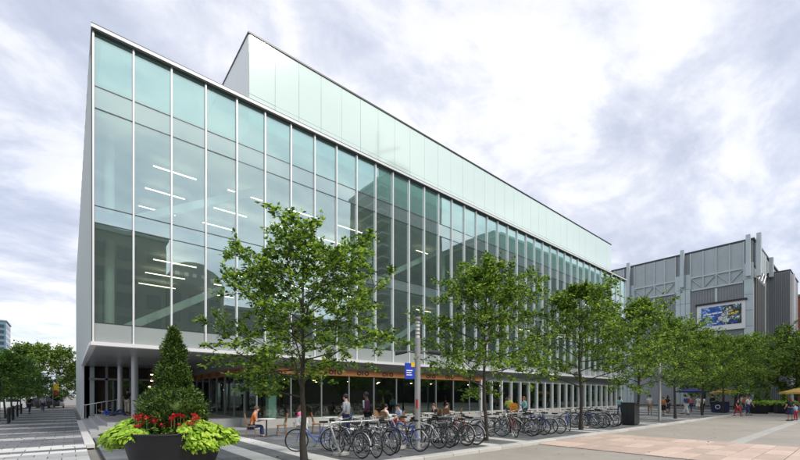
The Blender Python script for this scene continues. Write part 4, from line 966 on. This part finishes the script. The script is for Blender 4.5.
    skin_obj('shirt', sh_, se, 'c', 'cloth_'+shirt, t)
    if skirt:
        mb = MB(); ring = []
        for (r, zz_) in ((.15, .05), (.18, -.10), (.23, -.28), (.27, -.46)): ring.append((r, zz_))
        mb.lathe(ring, 18, (P.x, P.y, P.z)); mb.build('skirt', 'cloth_'+pants, t)
    else:
        tr_ = {'P': g_('P', (.15, .12)), 'k': g_('k', .10), 'l': g_('l', .10), 'm': g_('m', .074), 'o': g_('o', .074), 'q': (kneeL.lerp(ankL, .9), .062), 'r': (kneeR.lerp(ankR, .9), .062)}
        skin_obj('trousers', tr_, [('P', 'k'), ('P', 'l'), ('k', 'm'), ('l', 'o'), ('m', 'q'), ('o', 'r')], 'P', 'cloth_'+pants, t)
    for a_, b_ in ((ankL, toeL), (ankR, toeR)): MB().tube([a_+V(0, .05, -.045), a_+V(0, -.04, -.04), b_+V(0, -.05, -.012)], [.045, .05, .034], 8).build('shoe', 'shoe', t)
    hc = hd.lerp(ht, .55)
    hm = MB().ball(hc+V(0, .018, .03), (.088, .105, .105), 12, 8); hm.build('hair', hair, t)
    if long_hair: MB().tube([hc+V(0, .06, .03), hc+V(0, .09, -.12), hc+V(0, .085, -.27)], [.085, .085, .04], 9).build('hair_length', hair, t)
    for s in (-1, 1):
        MB().ball(hd.lerp(ht, .48)+V(.032*s, -.088, 0), .012, 6, 4).build('eye', 'eye', t); MB().ball(hc+V(.086*s, .0, -.03), (.012, .02, .03), 6, 4).build('ear', skin, t)
    MB().tube([hd.lerp(ht, .12)+V(-.022, -.085, 0), hd.lerp(ht, .12)+V(.022, -.085, 0)], .006, 5).build('mouth', 'petal_red', t)
    if bag == 'backpack':
        bk_ = MB().bbox((-.15, ch_.y+.10, ch_.z-.32), (.15, ch_.y+.27, ch_.z+.08), .05).build('backpack', 'cloth_brown', t)
    elif bag: bk_ = MB().bbox((.19, P.y-.08, P.z-.12), (.27, P.y+.2, P.z+.12), .03).build('shoulder_bag', 'cloth_'+bag, t); MB().tube([V(.22, 0, P.z+.1), ch_+V(.06, -.09, .08), ch_+V(-.1, 0, .12)], .012, 5).build('bag_strap', 'cloth_'+bag, t)
    if jacket: MB().tube([ch_+V(-.03, -.135, .08), sp1+V(0, -.135, 0)], [.05, .04], 6).build('shirt_front', 'cloth_'+jacket, t)
    return t
W = 'people walking on the plaza'
person(7.55, -7.2, -150, 'stand', 'man in a grey hooded top beside the man in purple', 'grey', 'denim', sleeve='long', h=1.74, jacket='blue')
person(8.75, -6.9, -130, 'stand', 'man in a dark purple sweater behind the first bike rack', 'purple', 'black', 'hair_dark', 'skin_dark', 1.82, 'long', jacket='white')
person(20.15, -5.9, -60, 'stand', 'woman in a lime green top standing by the orange menu stand', 'lime', 'black', 'hair_brown', h=1.66)
person(21.4, -6.2, -120, 'stand', 'woman with reddish hair in a teal top at the terrace', 'teal', 'denim', 'hair_red', h=1.64, sleeve='long', long_hair=True)
person(5.05, -3.75, 75, 'sit', 'person in orange sitting at the terrace table behind the first tree', 'orange', 'denim', 'hair_brown', z=-.06)
person(12.55, -4.5, -95, 'sit', 'reader in pale blue sitting at a terrace table', 'sky', 'red', 'hair_dark', z=-.06)
person(15.2, -4.5, -100, 'sit', 'bald looking person in black sitting at a terrace table', 'black', 'black', 'hair_brown', z=-.06)
person(7.0, -3.9, 60, 'sit', 'woman in pink sitting behind the man in grey', 'pink', 'cream', 'hair_brown', z=-.06, long_hair=True)
person(11.45, -4.4, 95, 'sit', 'person in white facing the reader at the terrace table', 'white', 'denim', 'hair_dark', z=-.06, sleeve='long')
person(17.0, -3.4, 80, 'sit', 'person in brown sitting near the orange menu stand', 'brown', 'denim', 'hair_brown', z=-.06)
person(13.9, -4.0, 60, 'sit', 'person in navy sitting across from the one in black', 'navy', 'black', 'hair_dark', 'skin_dark', z=-.06)
person(2.3, 12.6, 150, 'stand', 'person in dark top and pale shorts standing in the entrance', 'black', 'cream', z=.45)
person(1.35, 10.4, 70, 'lie', 'person in blue reclining on the entrance steps', 'blue', 'denim', 'hair_brown', z=.45, sleeve='long')
def walker(u, v, rz, pose, label, *a, **k): return person(u, v, rz, pose, label, *a, group=W, **k)
walker(40.1, -7.3, 110, 'walk', 'man in a cream shirt and khaki trousers walking past the far lamp post', 'cream', 'khaki', sleeve='short', h=1.76)
walker(39.9, -8.4, -60, 'walk2', 'girl in an orange top with bare legs beside the man in khaki', 'orange', 'black', 'hair_brown', h=1.58, skirt=True)
walker(45.0, -7.3, 80, 'walk', 'woman in a short black dress walking behind the girl in orange', 'black', 'black', h=1.66, skirt=True, long_hair=True)
walker(41.6, -9.7, 170, 'walk2', 'man in a blue shirt and white trousers wearing a brown backpack', 'blue', 'white', h=1.78, bag='backpack')
walker(49.9, -8.1, -100, 'walk', 'woman in a pink top behind the man with the backpack', 'pink', 'denim', 'hair_brown', h=1.64)
walker(57.7, -6.9, 100, 'walk2', 'girl in a pale dress walking far along the pavement', 'white', 'cream', 'hair_brown', h=1.6, skirt=True)
walker(45.1, -10.1, -80, 'walk', 'woman in a white top and black trousers with a brown shoulder bag', 'white', 'black', h=1.68, bag='brown')
walker(55.0, -8.8, 60, 'stand', 'person dressed all in black beyond the blue cube stand', 'black', 'black', h=1.82, sleeve='long')
walker(44.9, -12.7, -40, 'walk', 'person in a black top and bright red trousers by the kerb', 'black', 'red', 'hair_brown', h=1.56, z=-.1)
walker(47.0, -13.1, -35, 'walk2', 'woman in a white top and blue jeans with a navy bag', 'white', 'denim', 'hair_brown', h=1.78, bag='navy', z=-.1)
walker(39.1, -16.6, 130, 'stand', 'woman in black with brown hair, seen from behind on the road', 'black', 'navy', 'hair_brown', h=1.7, long_hair=True, z=-.1, skirt=True)
walker(40.6, -16.75, 140, 'stand', 'child in a light blue top and red shorts at the plaza edge', 'sky', 'red', 'hair_brown', h=1.2, z=-.1)
walker(51.5, -5.5, -70, 'walk', 'man in a grey shirt strolling close to the glass front', 'grey', 'khaki', h=1.75)
walker(36.2, -6.2, 95, 'walk2', 'woman in teal strolling near the white-finned windows', 'teal', 'denim', 'hair_dark', h=1.64, long_hair=True)
walker(52.4, -12.0, 40, 'walk', 'person in orange walking past the black tub planters', 'orange', 'denim', 'hair_brown', h=1.7)
walker(62.0, -10.2, -30, 'walk2', 'person in white under the broad plaza trees', 'white', 'khaki', h=1.74)
walker(60.4, -12.0, 120, 'walk', 'person in red beneath the broad plaza trees', 'red', 'black', h=1.7)
walker(48.6, -6.4, 150, 'walk2', 'woman in cream strolling under the row trees', 'cream', 'denim', 'hair_brown', h=1.66, long_hair=True)
walker(56.0, -16.2, -60, 'walk', 'man in navy crossing the far plaza', 'navy', 'khaki', h=1.76, z=-.1)
walker(64.5, -7.4, 30, 'stand', 'man in blue by the navy parasols', 'blue', 'black', h=1.78)
walker(-3.6, 30, 160, 'walk', 'person in black walking up the paved pedestrian street', 'black', 'navy', h=1.72)
walker(-2.9, 36, 10, 'walk2', 'person in a pale top coming down the paved pedestrian street', 'cream', 'denim', 'hair_brown', h=1.7)
dg = bpy.context.evaluated_depsgraph_get(); dg.update()
conv = [(o, m, ex, bpy.data.meshes.new_from_object(o.evaluated_get(dg))) for o, m, ex in PENDING]
for o, m, ex, me in conv:
    o.modifiers.clear()
    if ex is not None:
        bm = bmesh.new(); bm.from_mesh(me); fm = ex.mesh('f', m); bm.from_mesh(fm); bm.to_mesh(me); bm.free()
    me.materials.clear(); me.materials.append(m); me.polygons.foreach_set('material_index', [0]*len(me.polygons)); me.polygons.foreach_set('use_smooth', [True]*len(me.polygons)); me.update(); o.data = me

# ------------------------------------------------------------------ far plaza: parasols, planters
mat('canvas_yellow', (.72, .48, .12), .8, trans=.3); mat('canvas_navy', (.015, .025, .12), .8, trans=.1)
def parasol(u, v, m, r, h, label, z=0):
    t = thing('parasol', label, 'parasol', (u, v, z), .2)
    MB().tube([(0, 0, .03), (0, 0, h+.42)], .025, 8).build('pole', 'dark_metal', t)
    MB().lathe([(0, 0), (.28, 0), (.26, .05), (.03, .08)], 16).build('base', 'concrete', t)
    mb = MB(); n = 8; top = (0, 0, h+.40)
    for k in range(n):
        a, b = 2*math.pi*k/n, 2*math.pi*(k+1)/n; A, C_ = (r*math.cos(a), r*math.sin(a), h), (r*math.cos(b), r*math.sin(b), h); mid = ((A[0]+C_[0])*.47, (A[1]+C_[1])*.47, h+.03)
        mb.add([top, A, mid, C_, (A[0], A[1], h-.16), (mid[0], mid[1], h-.13), (C_[0], C_[1], h-.16)], [(0, 1, 2), (0, 2, 3), (1, 4, 5, 2), (2, 5, 6, 3)])
    mb.build('canopy', m, t)
    for k in range(n): a = 2*math.pi*k/n; MB().tube([(0, 0, h+.36), (r*.97*math.cos(a), r*.97*math.sin(a), h-.02)], .01, 4).build('rib', 'dark_metal', t)
parasol(53.4, -10.2, 'canvas_yellow', 1.25, 2.12, 'yellow cafe parasol behind the woman in white')
parasol(48.3, -16.3, 'canvas_yellow', 1.3, 2.12, 'yellow parasol over the road side of the plaza', -.1)
parasol(60, -5.6, 'canvas_navy', 1.6, 2.3, 'navy parasol by the glass front beyond the walkers')
parasol(66, -5.0, 'canvas_navy', 1.6, 2.4, 'navy parasol at the far corner of the glass building')
mat('leaf_bush', (.05, .1, .02), .6, island=.5, stops=LEAFS, trans=.3)
def plant_box(u, v, s, label, plabel):
    t = thing('plaza_planter', label, 'planter', (u, v, -.1), .3)
    MB().prism([(-.62, 0), (.62, 0), (.85, .95), (.85, 1.0), (-.85, 1.0), (-.85, .95)], 'y', -.7, .7).build('tub', 'pot_black', t); B((-.80, -.66, 1.0), (.80, .66, 1.03)).build('soil', 'soil', t)
    pl = thing('planter_plants', plabel, 'plants', (u, v, .92)); rnd = random.Random(int(u*10)); vs, fs = [], []; v2, f2 = [], []
    for i in range(420):
        a = rnd.uniform(0, 6.28); r = rnd.uniform(.45, 1.05); p = Vector((r*math.cos(a), r*math.sin(a), rnd.uniform(-.1, .25)+.25*(1-r))); heart(vs, fs, p, Vector((math.cos(a), math.sin(a), rnd.uniform(-.6, .2))).normalized(), Vector((0, 0, 1)), rnd.uniform(.10, .18))
    for i in range(500):
        a = rnd.uniform(0, 6.28); zz_ = rnd.random(); r = (.42-.3*zz_)*math.sqrt(rnd.random()); leaf(v2, f2, Vector((r*math.cos(a), r*math.sin(a), .1+1.1*s*zz_)), Vector((rnd.gauss(0, 1), rnd.gauss(0, 1), rnd.gauss(.3, 1))).normalized(), .16, .1, rnd)
    for nm, a_, b_, m in (('trailing_foliage', vs, fs, 'lime'), ('upright_foliage', v2, f2, 'leaf_dark')):
        me = bpy.data.meshes.new(nm); me.from_pydata([tuple(q) for q in a_], [], b_); me.materials.append(M(m)); link(nm, me, pl)
plant_box(53.2, -12.9, .8, 'black tub planter behind the woman in white and jeans', 'lime vines and a low bush in the tub behind the woman in jeans')
plant_box(57.7, -13.1, 1.3, 'black tub planter with the tallest bush', 'tall dark bush ringed with lime vines in a black tub')
plant_box(55.3, -14.7, .9, 'black tub planter under the broad plaza trees, beside the yellow parasol', 'lime vines and dark bush in the tub beside the yellow parasol')

# ------------------------------------------------------------------ left street: parked cars, banner
mat('car_white', (.75, .76, .77), .25, coat=1); mat('car_dark', (.02, .023, .03), .2, coat=1); mat('car_glass', (.015, .02, .025), .06); mat('lamp_red', (.45, .01, .01), .3)
def car(u, v, rz, m, label, van=False):
    t = thing('parked_car', label, 'car', (u, v, -.02), R(rz), 'cars parked on the side street'); W_ = .86
    lo = [(-2.1, .35), (-2.15, .60), (-2.05, .88), (-1.1, .98), (1.9, 1.0), (2.12, .85), (2.15, .45), (2.05, .28), (-2.0, .28)]
    MB().prism(lo, 'y', -W_, W_).build('body', m, t)
    top = [(-1.15, .98), (-.5, 1.46), (1.1, 1.48), (1.75, 1.0)] if not van else [(-1.3, .98), (-.9, 1.9), (2.1, 1.95), (2.13, 1.0)]
    cb = MB(); n = 4; vs = [(x, -W_+.04 if z < 1.1 else -W_+.18, z) for x, z in top]+[(x, W_-.04 if z < 1.1 else W_-.18, z) for x, z in top]
    cb.add(vs, [(0, 1, 2, 3), (7, 6, 5, 4), (0, 4, 5, 1), (1, 5, 6, 2), (2, 6, 7, 3), (3, 7, 4, 0)]); cb.build('cabin', 'car_glass', t)
    a, b = top[1], top[2]; MB().bbox((a[0]+.02, -W_+.17, a[1]-.03), (b[0]-.02, W_-.17, a[1]+.05), .03).build('roof', m, t)
    for x0 in ((top[0][0]+top[1][0])/2+.35, .25): B((x0, -W_+.02, 1.0), (x0+.07, W_-.02, a[1]-.03)).build('pillar', m, t)
    for x_ in (-1.35, 1.35):
        for s in (-1, 1):
            wl = MB().tube([(x_, s*(W_-.16), .31), (x_, s*(W_+.02), .31)], .31, 20).build('wheel', 'rubber', t); MB().tube([(x_, s*(W_+.021), .31), (x_, s*(W_+.03), .31)], .19, 14).build('rim', 'chrome', wl)
    for s in (-1, 1):
        B((-2.17, s*.62-.16, .62), (-2.07, s*.62+.16, .78)).build('headlight', 'lamp_glass', t); B((2.08, s*.66-.12, .68), (2.16, s*.66+.12, .88)).build('tail_light', 'lamp_red', t)
        MB().ball((-.85, s*(W_+.08), 1.05), (.06, .09, .06), 8, 5).build('mirror', m, t)
car(-7.0, 47.6, 4, 'car_white', 'white parked car beyond the small street trees')
car(-3.9, 51.5, 0, 'car_dark', 'dark parked car behind the white one, under the cedar')
car(-2.2, 55.2, 90, 'car_white', 'white van parked beneath the large cedar', True)
car(-12.0, 48.0, 0, 'car_dark', 'dark parked car nose to tail with the white car')
t = thing('banner', 'small yellow and red banner on a pole beyond the paved street', 'banner', (-2.3, 44.5, 0))
MB().tube([(0, 0, 0), (0, 0, 3.3)], .03, 8).build('pole', 'galv', t); B((.03, -.01, 2.3), (.55, .01, 3.2)).build('banner_cloth', 'yellow', t); B((.03, -.012, 1.9), (.55, .012, 2.29)).build('banner_hem', 'red_paint', t)
mat('bollard', (.03, .03, .03), .5)
bm_ = MB().lathe([(.07, 0), (.07, .85), (.085, .87), (.085, .92), (.05, .98), (0, .99)], 14).mesh('bollard', 'bollard')
for i, v in enumerate((13.6, 15.2, 18.5, 20.2, 24.5, 26, 30.5, 32.5)): tag(link('bollard', bm_, None, (-3.6-.1*i, v, 0)), 'short black bollard under the small trees of the pedestrian street', 'bollard', 'bollards along the pedestrian street')
# fallen leaves on the paving
mat('dry_leaf', (.20, .10, .04), .8, island=.4)
rnd = random.Random(77); vs, fs = [], []
for i in range(420):
    if rnd.random() < .35: u, v = rnd.uniform(-12, -.5), rnd.uniform(-6, 26)
    else: u, v = rnd.uniform(0, 40), rnd.uniform(-11.9, -4)
    a = rnd.uniform(0, 6.28); leaf(vs, fs, Vector((u, v, .012)), Vector((math.cos(a), math.sin(a), .05)), rnd.uniform(.05, .1), .05, rnd)
for i in range(60):
    a = rnd.uniform(0, 6.28); leaf(vs, fs, Vector((rnd.uniform(6, 40), rnd.uniform(-17, -12.4), -.06)), Vector((math.cos(a), math.sin(a), .05)), rnd.uniform(.05, .1), .05, rnd)
me = bpy.data.meshes.new('fallen_leaves'); me.from_pydata([tuple(q) for q in vs], [], fs); me.materials.append(M('dry_leaf')); tag(link('fallen_leaves', me), 'dry fallen leaves scattered over the paving', 'leaves', kind='stuff')
